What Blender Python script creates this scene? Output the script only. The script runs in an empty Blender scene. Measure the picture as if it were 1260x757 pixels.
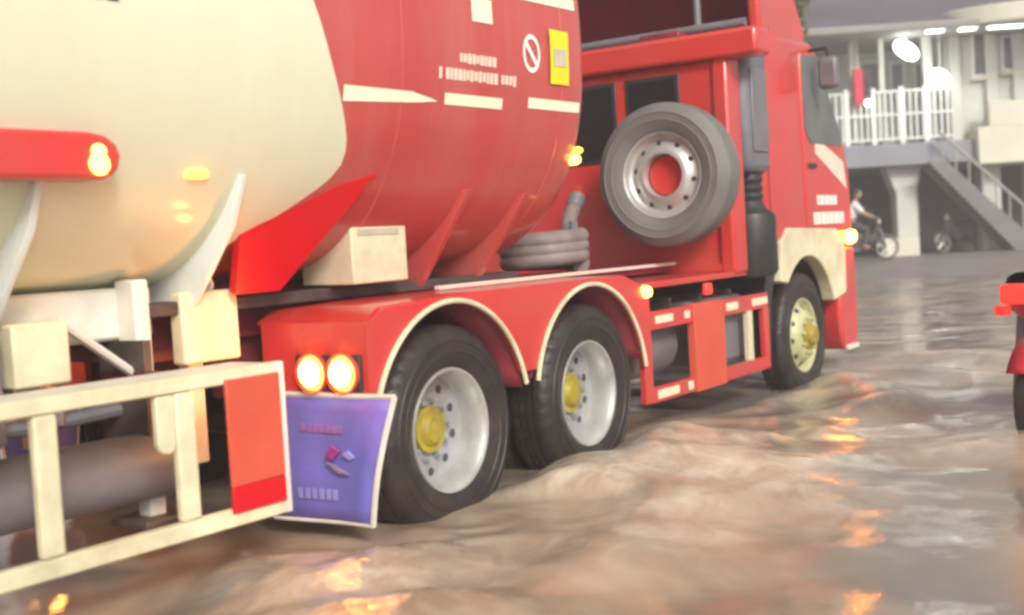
import bpy, math, random
import numpy as np
from mathutils import Vector, Matrix
random.seed(7)
R = math.radians
PI = math.pi
scene = bpy.context.scene
col = scene.collection

# ------------------------------------------------------------------ camera
CAM = Vector((-4.6531, -3.4828, 1.3836))
YAW, PITCH, ROLL, FPX = 0.5905, 0.0517, -0.059, 1498.5
fwd = Vector((math.cos(YAW)*math.cos(PITCH), math.sin(YAW)*math.cos(PITCH), -math.sin(PITCH)))
rt = fwd.cross(Vector((0, 0, 1))).normalized()
up = rt.cross(fwd)
rt2 = rt*math.cos(ROLL) + up*math.sin(ROLL)
up2 = -rt*math.sin(ROLL) + up*math.cos(ROLL)
cam_data = bpy.data.cameras.new('camera')
cam = bpy.data.objects.new('camera', cam_data)
col.objects.link(cam)
m = Matrix((rt2, up2, -fwd)).transposed().to_4x4()
m.translation = CAM
cam.matrix_world = m
cam_data.sensor_width = 36
cam_data.lens = 36*FPX/1260
cam_data.clip_start = 0.05
cam_data.clip_end = 1000
cam_data.dof.use_dof = True
cam_data.dof.focus_distance = 6.8
cam_data.dof.aperture_fstop = 1.5
scene.camera = cam

# ------------------------------------------------------------------ light
SUN_AZ, SUN_EL = R(234), R(31)      # direction the light comes from
sd = Vector((math.cos(SUN_AZ)*math.cos(SUN_EL), math.sin(SUN_AZ)*math.cos(SUN_EL), math.sin(SUN_EL)))
sun = bpy.data.lights.new('sun', 'SUN')
sun.energy = 1.75
sun.angle = R(14)
sun.color = (1.0, 0.98, 0.90)
so = bpy.data.objects.new('sun', sun)
so.rotation_euler = sd.to_track_quat('Z', 'Y').to_euler()
col.objects.link(so)
world = bpy.data.worlds.new('World')
scene.world = world
world.use_nodes = True
nt = world.node_tree
nt.nodes.clear()
out = nt.nodes.new('ShaderNodeOutputWorld')
bg = nt.nodes.new('ShaderNodeBackground')
sky = nt.nodes.new('ShaderNodeTexSky')
sky.sky_type = 'NISHITA'
sky.sun_disc = False
sky.sun_elevation = SUN_EL
sky.sun_rotation = PI/2 - SUN_AZ
sky.dust_density = 3.0
hs = nt.nodes.new('ShaderNodeHueSaturation')
hs.inputs['Saturation'].default_value = 0.12
mixn = nt.nodes.new('ShaderNodeMix')
mixn.data_type = 'RGBA'
mixn.blend_type = 'MULTIPLY'
mixn.inputs['Factor'].default_value = 1.0
mixn.inputs['B'].default_value = (1.0, 0.93, 0.93, 1)
nt.links.new(sky.outputs[0], hs.inputs['Color'])
nt.links.new(hs.outputs[0], mixn.inputs['A'])
nt.links.new(mixn.outputs['Result'], bg.inputs['Color'])
bg.inputs['Strength'].default_value = 0.10
nt.links.new(bg.outputs[0], out.inputs['Surface'])
scene.view_settings.view_transform = 'Standard'
scene.view_settings.look = 'None'
scene.view_settings.exposure = 0.78
scene.view_settings.gamma = 1
scene.render.engine = 'CYCLES'
scene.cycles.use_denoising = True
scene.cycles.filter_width = 3.0
scene.cycles.max_bounces = 8
scene.cycles.sample_clamp_indirect = 6

# ------------------------------------------------------------------ materials
def lin(c):
    return tuple(((v/255)/12.92 if v/255 <= .04045 else ((v/255+.055)/1.055)**2.4) for v in c)
MATS = {}
def mat(name, c, rough=.5, metal=0.0, coat=0.0, var=.12, scale=6.0, bump=0.0, bscale=40.0, dirt=None, dirt_amt=.5, streak=False, emit=None, estr=0.0, trans=0.0, ior=1.45, spec=.5):
    if name in MATS: return MATS[name]
    mt = bpy.data.materials.new(name); mt.use_nodes = True
    n = mt.node_tree; b = n.nodes['Principled BSDF']
    b.inputs['Roughness'].default_value = rough
    b.inputs['Metallic'].default_value = metal
    b.inputs['Coat Weight'].default_value = coat
    b.inputs['Coat Roughness'].default_value = .08
    b.inputs['IOR'].default_value = ior
    b.inputs['Specular IOR Level'].default_value = spec
    b.inputs['Transmission Weight'].default_value = trans
    tc = n.nodes.new('ShaderNodeTexCoord')
    nz = n.nodes.new('ShaderNodeTexNoise')
    nz.inputs['Scale'].default_value = scale
    nz.inputs['Detail'].default_value = 5
    n.links.new(tc.outputs['Object'], nz.inputs['Vector'])
    rp = n.nodes.new('ShaderNodeValToRGB')
    rp.color_ramp.elements[0].position = .3; rp.color_ramp.elements[1].position = .7
    rp.color_ramp.elements[0].color = tuple(v*(1-var) for v in c)+(1,)
    rp.color_ramp.elements[1].color = tuple(min(1, v*(1+var)) for v in c)+(1,)
    n.links.new(nz.outputs['Fac'], rp.inputs['Fac'])
    last = rp.outputs['Color']
    if dirt:
        n2 = n.nodes.new('ShaderNodeTexNoise'); n2.inputs['Scale'].default_value = scale*.55; n2.inputs['Detail'].default_value = 8
        n2.inputs['Roughness'].default_value = .7
        if streak:
            sm = n.nodes.new('ShaderNodeMapping'); sm.inputs['Scale'].default_value = (6, 2, .5)
            n.links.new(tc.outputs['Object'], sm.inputs['Vector']); n.links.new(sm.outputs['Vector'], n2.inputs['Vector'])
        else:
            n.links.new(tc.outputs['Object'], n2.inputs['Vector'])
        r2 = n.nodes.new('ShaderNodeValToRGB')
        r2.color_ramp.elements[0].position = .42; r2.color_ramp.elements[1].position = .75
        r2.color_ramp.elements[0].color = (0, 0, 0, 1); r2.color_ramp.elements[1].color = (dirt_amt,)*3+(1,)
        n.links.new(n2.outputs['Fac'], r2.inputs['Fac'])
        mx = n.nodes.new('ShaderNodeMix'); mx.data_type = 'RGBA'
        n.links.new(r2.outputs['Color'], mx.inputs['Factor'])
        n.links.new(last, mx.inputs['A']); mx.inputs['B'].default_value = dirt+(1,)
        last = mx.outputs['Result']
    n.links.new(last, b.inputs['Base Color'])
    if bump:
        n3 = n.nodes.new('ShaderNodeTexNoise'); n3.inputs['Scale'].default_value = bscale; n3.inputs['Detail'].default_value = 4
        n.links.new(tc.outputs['Object'], n3.inputs['Vector'])
        bp = n.nodes.new('ShaderNodeBump'); bp.inputs['Strength'].default_value = bump; bp.inputs['Distance'].default_value = .02
        n.links.new(n3.outputs['Fac'], bp.inputs['Height']); n.links.new(bp.outputs['Normal'], b.inputs['Normal'])
    # roughness variation
    mr = n.nodes.new('ShaderNodeMapRange')
    mr.inputs['To Min'].default_value = max(0, rough-.08); mr.inputs['To Max'].default_value = min(1, rough+.1)
    n.links.new(nz.outputs['Fac'], mr.inputs['Value']); n.links.new(mr.outputs['Result'], b.inputs['Roughness'])
    if emit:
        b.inputs['Emission Color'].default_value = emit+(1,)
        b.inputs['Emission Strength'].default_value = estr
    MATS[name] = mt
    return mt

MUD = (.20, .14, .09)
mat('red_paint', (.60, .034, .030), .30, coat=.5, var=.08, scale=2.2, dirt=(.36, .15, .10), dirt_amt=.42)
mat('tank_red', (.50, .062, .055), .30, coat=.5, var=.08, scale=1.2, dirt=(.50, .22, .17), dirt_amt=.35, streak=True)
mat('tank_white', (.70, .70, .51), .42, coat=.12, var=.04, scale=1.0, dirt=(.55, .50, .38), dirt_amt=.25, streak=True)
mat('cream_paint', (.74, .69, .46), .45, var=.07, scale=5, dirt=(.30, .22, .13), dirt_amt=.6)
mat('white_paint', (.72, .70, .62), .45, var=.06, scale=5, dirt=(.38, .30, .2), dirt_amt=.45)
mat('fin_white', (.72, .78, .74), .35, var=.05, scale=3, dirt=(.45, .38, .28), dirt_amt=.3)
mat('red_plate', (.62, .10, .055), .45, var=.06, scale=4, dirt=(.55, .02, .01), dirt_amt=.3)
mat('red_lit_gusset', (.62, .004, .012), .4, var=.05, scale=3)  # tail-lamp light on the gusset is put into this saturated red
mat('dark_steel', (.05, .035, .035), .5, var=.2, scale=8, dirt=MUD, dirt_amt=.5)
mat('chassis_lamplit_red', (.22, .018, .03), .5, var=.2, scale=5, dirt=(.07, .04, .03), dirt_amt=.6)  # dark red, with red tail-lamp spill under the trailer put into the colour
mat('rubber', (.024, .02, .019), .42, var=.25, scale=9, dirt=(.07, .05, .035), dirt_amt=.5, bump=.25, bscale=60)
mat('spare_rubber', (.16, .16, .145), .6, var=.12, scale=4, dirt=(.22, .20, .17), dirt_amt=.5, bump=.2, bscale=50)
mat('silver', (.62, .64, .60), .33, metal=.55, var=.1, scale=7, dirt=(.30, .24, .15), dirt_amt=.5)
mat('disc_grey', (.34, .35, .37), .45, metal=.2, var=.12, scale=7, dirt=(.20, .15, .09), dirt_amt=.7)
mat('front_rim', (.60, .60, .36), .42, metal=.2, var=.15, scale=9, dirt=(.42, .40, .12), dirt_amt=.8)
mat('yellow_hub', (.42, .33, .03), .5, var=.25, scale=14, dirt=(.10, .07, .035), dirt_amt=.9)
mat('black_plastic', (.025, .027, .03), .42, var=.15, scale=6, dirt=(.09, .075, .06), dirt_amt=.35)
mat('grey_plastic', (.14, .145, .17), .45, var=.12, scale=4, dirt=(.2, .17, .14), dirt_amt=.4)
mat('grey_steel', (.20, .20, .215), .45, metal=.2, var=.12, scale=5, dirt=(.14, .11, .09), dirt_amt=.5)
mat('glass', (.012, .014, .016), .06, var=.05, scale=3, spec=.8)
mat('side_glass_reflect', (.11, .125, .115), .12, var=.25, scale=2.5, spec=.8)  # grey-green reflection painted into the pane's base colour
mat('chrome', (.75, .75, .74), .15, metal=1, var=.04)
mat('blue_flap', (.15, .15, .52), .5, var=.25, scale=3, dirt=(.26, .07, .32), dirt_amt=.75, bump=.1, bscale=25)
mat('decal_pale', (.80, .62, .50), .5, var=.06)
mat('decal_cream', (.85, .80, .58), .4, var=.05)
mat('decal_white', (.85, .82, .72), .4, var=.05)
mat('flap_ink_pink', (.27, .13, .42), .5)
mat('flap_ink_white', (.27, .27, .62), .5)
mat('flap_ink_red', (.30, .04, .22), .5)
mat('flap_ink_green', (.24, .21, .30), .5)
mat('decal_dark', (.05, .045, .05), .5)
mat('decal_yellow', (.80, .66, .02), .4, var=.1, scale=14)
mat('decal_grey', (.50, .46, .34), .5)
mat('decal_red', (.55, .02, .08), .5)
mat('decal_green', (.25, .30, .10), .5)
mat('reflector_white', (.85, .70, .50), .35, var=.1, scale=30)
mat('lamp_white', (.9, .6, .4), .3, emit=(1, .38, .08), estr=85)
mat('lamp_halo_lens', (.8, .2, .05), .25, emit=(1, .22, .04), estr=2.6)
mat('lamp_red', (.8, .05, .03), .3, emit=(1, .04, .03), estr=.45)
mat('lamp_amber', (.9, .4, .05), .3, emit=(1, .40, .04), estr=3.5)
mat('lamp_marker', (.9, .5, .1), .3, emit=(1, .50, .08), estr=4.5)
mat('lamp_indicator', (.9, .4, .05), .3, emit=(1, .33, .02), estr=38)
mat('lamp_soffit', (.9, .9, .88), .3, emit=(.97, 1, .93), estr=4)
mat('lamp_tube', (.9, .9, .88), .3, emit=(.97, 1, .93), estr=7)
mat('hose_grey', (.24, .20, .18), .55, var=.2, scale=9)
# building
mat('plaster', (.52, .54, .48), .75, var=.08, scale=.8, dirt=(.42, .42, .36), dirt_amt=.5, bump=.15)
mat('plaster_cream', (.62, .60, .48), .75, var=.08, scale=1, dirt=(.42, .40, .32), dirt_amt=.5, bump=.15)
mat('slab_grey', (.24, .25, .28), .7, var=.1, scale=1, dirt=(.16, .16, .17), dirt_amt=.5)
mat('roof_grey', (.34, .33, .30), .7, var=.1, scale=.7, dirt=(.22, .21, .19), dirt_amt=.5)
mat('sky_cover_dark', (.12, .11, .125), .6, var=.15, scale=.8)
mat('rail_white', (.72, .76, .70), .5, var=.05)
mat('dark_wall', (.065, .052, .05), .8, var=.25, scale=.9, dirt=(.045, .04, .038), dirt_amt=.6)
mat('stair_dark', (.17, .155, .16), .7, var=.15, scale=2)
mat('pave', (.20, .18, .17), .55, var=.2, scale=1.5, dirt=(.12, .11, .10), dirt_amt=.6, bump=.2)
mat('window_dark', (.06, .06, .055), .25, var=.1)
mat('sign_red', (.55, .03, .06), .5, var=.1)
mat('bark', (.10, .07, .05), .9, var=.3, scale=8, bump=.6, bscale=18)
mat('leaf', (.10, .12, .035), .6, var=.4, scale=2.5)
mat('asphalt', (.05, .048, .045), .8, var=.3, scale=3)
mat('cloth_white', (.72, .70, .67), .8, var=.06)
mat('cloth_dark', (.06, .055, .06), .8, var=.2)
mat('skin', (.42, .24, .16), .55, var=.08)
mat('hair', (.02, .015, .012), .6)
mat('bike_dark', (.06, .055, .055), .4, coat=.3, var=.15)
mat('bike_green', (.36, .36, .10), .4, coat=.3, var=.1)
mat('bike_red', (.52, .02, .035), .35, coat=.4, var=.1, scale=4)

# ------------------------------------------------------------------ mesh helpers
class MB:
    def __init__(s): s.v = []; s.f = []
    def quadgrid(s, pts, nu, nv, closeu=False, closev=False):
        o = len(s.v); s.v += [tuple(p) for p in pts]
        for i in range(nu-(0 if closeu else 1)):
            for j in range(nv-(0 if closev else 1)):
                a, b = i, (i+1) % nu; c, d = j, (j+1) % nv
                s.f.append((o+a*nv+c, o+b*nv+c, o+b*nv+d, o+a*nv+d))
        return s
    def box(s, x0, x1, y0, y1, z0, z1, M=None):
        o = len(s.v)
        ps = [Vector((x, y, z)) for x in (x0, x1) for y in (y0, y1) for z in (z0, z1)]
        if M: ps = [M @ p for p in ps]
        s.v += [tuple(p) for p in ps]
        for f in ((0, 1, 3, 2), (4, 6, 7, 5), (0, 4, 5, 1), (2, 3, 7, 6), (0, 2, 6, 4), (1, 5, 7, 3)):
            s.f.append(tuple(o+i for i in f))
        return s
    def prism(s, poly, y0, y1, axis='y'):
        # poly in the plane (x,z) for axis y, (y,z) for axis x, (x,y) for axis z
        def mk(a, b, t): return {'y': (a, t, b), 'x': (t, a, b), 'z': (a, b, t)}[axis]
        o = len(s.v); n = len(poly)
        s.v += [mk(a, b, y0) for a, b in poly]+[mk(a, b, y1) for a, b in poly]
        s.f.append(tuple(range(o, o+n))); s.f.append(tuple(range(o+2*n-1, o+n-1, -1)))
        for i in range(n):
            j = (i+1) % n
            s.f.append((o+i, o+n+i, o+n+j, o+j))
        return s
    def tube(s, path, r, n=10, caps=True, flat=1.0):
        path = [Vector(p) for p in path]; k = len(path)
        rs = r if isinstance(r, (list, tuple)) else [r]*k
        o = len(s.v); prev = None
        for i, p in enumerate(path):
            t = (path[min(i+1, k-1)]-path[max(i-1, 0)]).normalized()
            if prev is None:
                a = t.cross(Vector((0, 0, 1)))
                if a.length < .05: a = t.cross(Vector((0, 1, 0)))
                a.normalize()
            else:
                a = (prev-t*prev.dot(t)).normalized()
            prev = a; b = t.cross(a)
            for j in range(n):
                an = 2*PI*j/n
                s.v.append(tuple(p+a*math.cos(an)*rs[i]+b*math.sin(an)*rs[i]*flat))
        for i in range(k-1):
            for j in range(n):
                j2 = (j+1) % n
                s.f.append((o+i*n+j, o+i*n+j2, o+(i+1)*n+j2, o+(i+1)*n+j))
        if caps:
            s.f.append(tuple(range(o+n-1, o-1, -1))); s.f.append(tuple(range(o+(k-1)*n, o+k*n)))
        return s
    def lathe(s, prof, n=48, axis='y', cen=(0, 0, 0), mod=None):
        o = len(s.v); k = len(prof)
        for i in range(n):
            an = 2*PI*i/n
            for j, (r, t) in enumerate(prof):
                rr = mod(i, j, r) if mod else r
                c, d = rr*math.cos(an), rr*math.sin(an)
                p = {'y': (c, t, d), 'x': (t, c, d), 'z': (c, d, t)}[axis]
                s.v.append((p[0]+cen[0], p[1]+cen[1], p[2]+cen[2]))
        for i in range(n):
            i2 = (i+1) % n
            for j in range(k-1):
                s.f.append((o+i*k+j, o+i2*k+j, o+i2*k+j+1, o+i*k+j+1))
        return s
    def disc(s, cen, r, axis='y', n=20):
        o = len(s.v)
        for i in range(n):
            an = 2*PI*i/n; c, d = r*math.cos(an), r*math.sin(an)
            p = {'y': (c, 0, d), 'x': (0, c, d), 'z': (c, d, 0)}[axis]
            s.v.append((p[0]+cen[0], p[1]+cen[1], p[2]+cen[2]))
        s.f.append(tuple(range(o, o+n)))
        return s
    def mesh(s, name, m, smooth=True, ang=40):
        me = bpy.data.meshes.new(name)
        me.from_pydata(s.v, [], s.f)
        me.update()
        import bmesh
        bm = bmesh.new(); bm.from_mesh(me)
        bmesh.ops.recalc_face_normals(bm, faces=bm.faces)
        bm.to_mesh(me); bm.free()
        ms = m if isinstance(m, (list, tuple)) else [m]
        for q in ms: me.materials.append(MATS[q])
        if smooth:
            me.shade_smooth()
            try: me.set_sharp_from_angle(angle=R(ang))
            except Exception: pass
        return me
    def build(s, name, m, parent=None, off=None, bevel=0.0, smooth=True, loc=None, rot=None, ang=40):
        o = bpy.data.objects.new(name, s.mesh(name, m, smooth, ang))
        col.objects.link(o)
        if parent: o.parent = parent
        if off: o.location = -Vector(off)
        if loc: o.location = loc
        if rot: o.rotation_euler = rot
        if bevel:
            b = o.modifiers.new('bevel', 'BEVEL'); b.width = bevel; b.segments = 2; b.limit_method = 'ANGLE'; b.angle_limit = R(35)
        return o
def root(name, loc, rz, label, cat, group=None):
    o = bpy.data.objects.new(name, None); col.objects.link(o)
    o.location = loc; o.rotation_euler = (0, 0, rz); o.empty_display_size = .3
    o['label'] = label; o['category'] = cat
    if group: o['group'] = group
    return o
def link_mesh(name, me, parent, loc=(0, 0, 0), rot=(0, 0, 0)):
    o = bpy.data.objects.new(name, me); col.objects.link(o); o.parent = parent
    o.location = loc; o.rotation_euler = rot
    return o
def arc(cx, cz, r, a0, a1, n=16):
    return [(cx+r*math.cos(R(a0+(a1-a0)*i/n)), cz+r*math.sin(R(a0+(a1-a0)*i/n))) for i in range(n+1)]
def pix(px, py, depth):
    """photo pixel + depth along the view axis -> point"""
    d = fwd + rt2*((px-630)/FPX) - up2*((py-378.5)/FPX)
    return CAM + d*depth

# ------------------------------------------------------------------ setting: road and flood water
b = MB(); b.quadgrid([(x, y, -.02) for x in (-116, 146) for y in (-116, 116)], 2, 2)
road = b.build('road', 'asphalt', smooth=False); road['kind'] = 'structure'

rng = np.random.RandomState(5)
def graded(lo, hi, c, n, p):
    t = np.linspace(-1, 1, n); w = np.sign(t)*np.abs(t)**p*.93 + t*.07
    return np.where(w < 0, c+w*(c-lo), c+w*(hi-c))
NX, NY = 560, 480
gx = graded(-115, 145, 1.0, NX, 3.4); gy = graded(-115, 115, -.9, NY, 3.4)
GX, GY = np.meshgrid(gx, gy, indexing='ij')
def smooth_noise(x, y, seed, f):
    r = np.random.RandomState(seed); o = np.zeros_like(x)
    for k in range(14):
        a = r.uniform(0, 2*PI); w = f*r.uniform(.6, 1.7); ph = r.uniform(0, 2*PI)
        o += np.sin((x*math.cos(a)+y*math.sin(a))*w + ph + .8*np.sin(x*w*.37+k)+.7*np.cos(y*w*.31+2*k))
    return o/math.sqrt(14)
Z = np.full_like(GX, .115); FO = np.zeros_like(GX)
dist = np.hypot(GX-1, GY+1)
fade = np.clip(1.4 - dist/60, .25, 1)
Z += .012*smooth_noise(GX, GY, 1, 1.3)*fade + .011*smooth_noise(GX, GY, 2, 2.6)*np.exp(-dist/25) + .0045*smooth_noise(GX, GY, 3, 6.0)*np.exp(-dist/14) + .0012*smooth_noise(GX, GY, 4, 14)*np.exp(-dist/6)
def ridge(p0, p1, h, s0, s1, skew=1.6):
    """wave crest from p0 to p1, steeper on one side"""
    global Z, FO
    d = np.array(p1)-np.array(p0); L = np.hypot(*d); d = d/L; nrm = np.array([-d[1], d[0]])
    u = ((GX-p0[0])*d[0]+(GY-p0[1])*d[1])/L; v = (GX-p0[0])*nrm[0]+(GY-p0[1])*nrm[1]
    wob = .06*smooth_noise(GX, GY, 21, 3.0)
    v = v + wob
    s = s0+(s1-s0)*np.clip(u, 0, 1); s = np.where(v > 0, s, s*skew)
    along = np.clip(1-np.abs(2*u-1)**4, 0, 1)*(u > 0)*(u < 1)
    Z += h*along*np.exp(-(v/s)**2)*(1+.25*smooth_noise(GX, GY, 22, 5))
    FO += h*8*along*np.exp(-(v/(s*1.3))**2)
ridge((.25, -.40), (2.2, -.34), .15, .16, .22)
ridge((-1.3, .35), (-.65, -.65), .09, .20, .20)  # added crest, sloped so the water mirrors the tail lamps
ridge((-2.0, -.1), (-1.2, -1.2), .07, .16, .18)  # nearer crest added for the same orange lamp reflection
ridge((1.0, -.20), (.2, -.30), .10, .14, .16)
ridge((-.9, -1.25), (1.3, -.65), .07, .22, .30)
ridge((2.2, -.6), (.6, -1.7), .055, .22, .35)
ridge((5.0, -.15), (3.2, -1.25), .11, .2, .3)
ridge((5.9, -.25), (4.6, -1.9), .06, .22, .3)
ridge((3.0, -.10), (4.3, -.12), .05, .15, .15)
ridge((3.2, -2.4), (1.6, -2.0), .07, .25, .3)
ridge((6.8, .9), (6.2, -3.2), .07, .3, .35)
ridge((-2.4, -.4), (-.9, -.25), .05, .15, .2)
for (cx, cy, h, s) in ((.72, -.22, .09, .20), (-.45, -.08, .05, .15), (1.75, -.18, .06, .25), (4.6, -.22, .05, .2), (5.3, -.1, .05, .18)):
    Z += h*np.exp(-((GX-cx)**2+(GY-cy)**2)/s**2)
chop = np.exp(-((GX+1.15)/.85)**2-((GY+.35)/.55)**2)
Z += np.exp(-((GX-7)/4.0)**2-((GY+2)/3.0)**2)*.035*np.clip(1-np.abs(smooth_noise(GX, GY, 61, 1.6)), 0, 1)**2
Z += chop*(.048*smooth_noise(GX, GY, 31, 7) + .005*smooth_noise(GX, GY, 32, 18))
churn = np.exp(-((GX-2.0)/3.2)**2-((GY+1.3)/1.3)**2)
cn = smooth_noise(GX, GY, 41, 5.5)
Z += churn*(.020*cn + .004*smooth_noise(GX, GY, 42, 11) + .0012*smooth_noise(GX, GY, 43, 24))
rn = lambda sd, k: np.clip(1-np.abs(smooth_noise(GX, GY, sd, k)), 0, 1)**2
Z += churn*(.026*rn(51, 2.6)+.014*rn(52, 5.5)*(.4+rn(53, 1.5)))
crest = rn(51, 2.6)**2*.7+rn(52, 5.5)**3*.5
FO += churn*crest*.8
near = np.exp(-((GX-1.2)/2.6)**2-((GY+.5)/.7)**2)
Z += near*.010*smooth_noise(GX, GY, 9, 9) + near*.002*smooth_noise(GX, GY, 10, 20)
b = MB(); b.quadgrid(np.stack([GX, GY, Z], -1).reshape(-1, 3).tolist(), NX, NY)

wm = bpy.data.materials.new('flood_water'); wm.use_nodes = True; MATS['flood_water'] = wm
n = wm.node_tree; pb = n.nodes['Principled BSDF']
tc = n.nodes.new('ShaderNodeTexCoord')
n1 = n.nodes.new('ShaderNodeTexNoise'); n1.inputs['Scale'].default_value = .7; n1.inputs['Detail'].default_value = 6; n1.inputs['Distortion'].default_value = .8
n.links.new(tc.outputs['Object'], n1.inputs['Vector'])
rp = n.nodes.new('ShaderNodeValToRGB')
rp.color_ramp.elements[0].position = .35; rp.color_ramp.elements[0].color = (.30, .22, .155, 1)
rp.color_ramp.elements[1].position = .68; rp.color_ramp.elements[1].color = (.48, .36, .255, 1)
n.links.new(n1.outputs['Fac'], rp.inputs['Fac']); n.links.new(rp.outputs['Color'], pb.inputs['Base Color'])
pb.inputs['Roughness'].default_value = .24; pb.inputs['Specular IOR Level'].default_value = .42; pb.inputs['IOR'].default_value = 1.33
n2 = n.nodes.new('ShaderNodeTexNoise'); n2.inputs['Scale'].default_value = 3.2; n2.inputs['Detail'].default_value = 2.5; n2.inputs['Distortion'].default_value = .5
mr0 = n.nodes.new('ShaderNodeMapping'); mr0.inputs['Rotation'].default_value = (0, 0, -YAW)
mp = n.nodes.new('ShaderNodeMapping'); mp.inputs['Scale'].default_value = (.55, .20, 1)
n.links.new(tc.outputs['Object'], mr0.inputs['Vector']); n.links.new(mr0.outputs['Vector'], mp.inputs['Vector']); n.links.new(mp.outputs['Vector'], n2.inputs['Vector'])
bp = n.nodes.new('ShaderNodeBump'); bp.inputs['Strength'].default_value = .3; bp.inputs['Distance'].default_value = .14
n.links.new(n2.outputs['Fac'], bp.inputs['Height']); n.links.new(bp.outputs['Normal'], pb.inputs['Normal'])
fn = n.nodes.new('ShaderNodeAttribute'); fn.attribute_name = 'foam'
fz = n.nodes.new('ShaderNodeTexNoise'); fz.inputs['Scale'].default_value = 3.4; fz.inputs['Distortion'].default_value = .8; fz.inputs['Detail'].default_value = 7; fz.inputs['Roughness'].default_value = .65
n.links.new(tc.outputs['Object'], fz.inputs['Vector'])
fr = n.nodes.new('ShaderNodeMapRange'); fr.inputs['From Min'].default_value = .40; fr.inputs['From Max'].default_value = .74
n.links.new(fz.outputs['Fac'], fr.inputs['Value'])
fm = n.nodes.new('ShaderNodeMath'); fm.operation = 'MULTIPLY'; fm.use_clamp = True
n.links.new(fn.outputs['Fac'], fm.inputs[0]); n.links.new(fr.outputs['Result'], fm.inputs[1])
gz = n.nodes.new('ShaderNodeTexNoise'); gz.inputs['Scale'].default_value = .45; gz.inputs['Detail'].default_value = 5; gz.inputs['Distortion'].default_value = 1.2
n.links.new(tc.outputs['Object'], gz.inputs['Vector'])
gr = n.nodes.new('ShaderNodeMapRange'); gr.inputs['From Min'].default_value = .48; gr.inputs['From Max'].default_value = .64
n.links.new(gz.outputs['Fac'], gr.inputs['Value'])
gm = n.nodes.new('ShaderNodeMix'); gm.data_type = 'RGBA'
n.links.new(gr.outputs['Result'], gm.inputs['Factor']); n.links.new(rp.outputs['Color'], gm.inputs['A']); gm.inputs['B'].default_value = (.23, .20, .16, 1)
f2 = n.nodes.new('ShaderNodeMix'); f2.data_type = 'RGBA'
n.links.new(fm.outputs[0], f2.inputs['Factor']); n.links.new(gm.outputs['Result'], f2.inputs['A']); f2.inputs['B'].default_value = (.70, .62, .50, 1)
n.links.new(f2.outputs['Result'], pb.inputs['Base Color'])
# ripples: the water behind the wakes towards the forecourt is wind-ruffled
vd = n.nodes.new('ShaderNodeVectorMath'); vd.operation = 'DISTANCE'; vd.inputs[1].default_value = (1, -1.5, 0)
n.links.new(tc.outputs['Object'], vd.inputs[0])
vr = n.nodes.new('ShaderNodeMapRange'); vr.inputs['From Min'].default_value = 5; vr.inputs['From Max'].default_value = 13; vr.inputs['To Min'].default_value = .08; vr.inputs['To Max'].default_value = 1.0
n.links.new(vd.outputs['Value'], vr.inputs['Value']); n.links.new(vr.outputs['Result'], bp.inputs['Strength'])
v2 = n.nodes.new('ShaderNodeMapRange'); v2.inputs['From Min'].default_value = 5; v2.inputs['From Max'].default_value = 12; v2.inputs['To Min'].default_value = .07; v2.inputs['To Max'].default_value = .04
n.links.new(vd.outputs['Value'], v2.inputs['Value']); n.links.new(v2.outputs['Result'], pb.inputs['Roughness'])
b2 = n.nodes.new('ShaderNodeBump'); b2.inputs['Distance'].default_value = .03
fb2 = n.nodes.new('ShaderNodeTexNoise'); fb2.inputs['Scale'].default_value = 13; fb2.inputs['Detail'].default_value = 6; fb2.inputs['Roughness'].default_value = .6; fb2.inputs['Distortion'].default_value = 1.5
n.links.new(mr0.outputs['Vector'], fb2.inputs['Vector']); n.links.new(fb2.outputs['Fac'], b2.inputs['Height'])
fs = n.nodes.new('ShaderNodeMath'); fs.operation = 'MULTIPLY_ADD'; fs.inputs[1].default_value = .16; fs.inputs[2].default_value = .05
n.links.new(fn.outputs['Fac'], fs.inputs[0]); n.links.new(fs.outputs[0], b2.inputs['Strength'])
n.links.new(bp.outputs['Normal'], b2.inputs['Normal']); n.links.new(b2.outputs['Normal'], pb.inputs['Normal'])
water = b.build('flood_water', 'flood_water', ang=180)
at_ = water.data.attributes.new('foam', 'FLOAT', 'POINT'); at_.data.foreach_set('value', np.clip(FO, 0, 1).astype(np.float32).ravel()); water['kind'] = 'structure'

# ------------------------------------------------------------------ wheels (axis Y, outer face towards -Y)
def tyre_profile(w, ro, ri, g=.014):
    p = [(ri, w*.86), (ri, .04), (ri+.012, .022), (ri+.05, .004), (ri+.075, -.001), (ri+.079, -.006), (ri+.090, -.006), (ri+.094, -.003), (ri+.11, -.004), (ri+.128, -.003), (ri+.132, -.007), (ri+.138, -.007), (ri+.142, -.002), (ro-.055, .004), (ro-.018, .022), (ro-.004, .04)]
    k = 4; a, e = .05, w-.05; st = (e-a)/k
    for i in range(k):
        y0 = a+i*st
        p += [(ro, y0), (ro+.002, y0+st*.5), (ro, y0+st*.82)]
        if i < k-1: p += [(ro-g, y0+st*.84), (ro-g, y0+st*.98)]
    p += [(ro-.004, w-.04), (ro-.018, w-.022), (ro-.055, w-.004), (ro-.11, w+.004), (ri+.05, w-.004), (ri+.012, w-.022), (ri, w-.04)]
    return p
def lug(i, j, r):
    return r-.010 if (r > .492 and (i % 3 == 0) and (j < 17 or j > 25)) else r
TYRE = MB().lathe(tyre_profile(.28, .51, .296), 120, mod=lug).mesh('tyre', 'rubber', ang=28)
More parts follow.
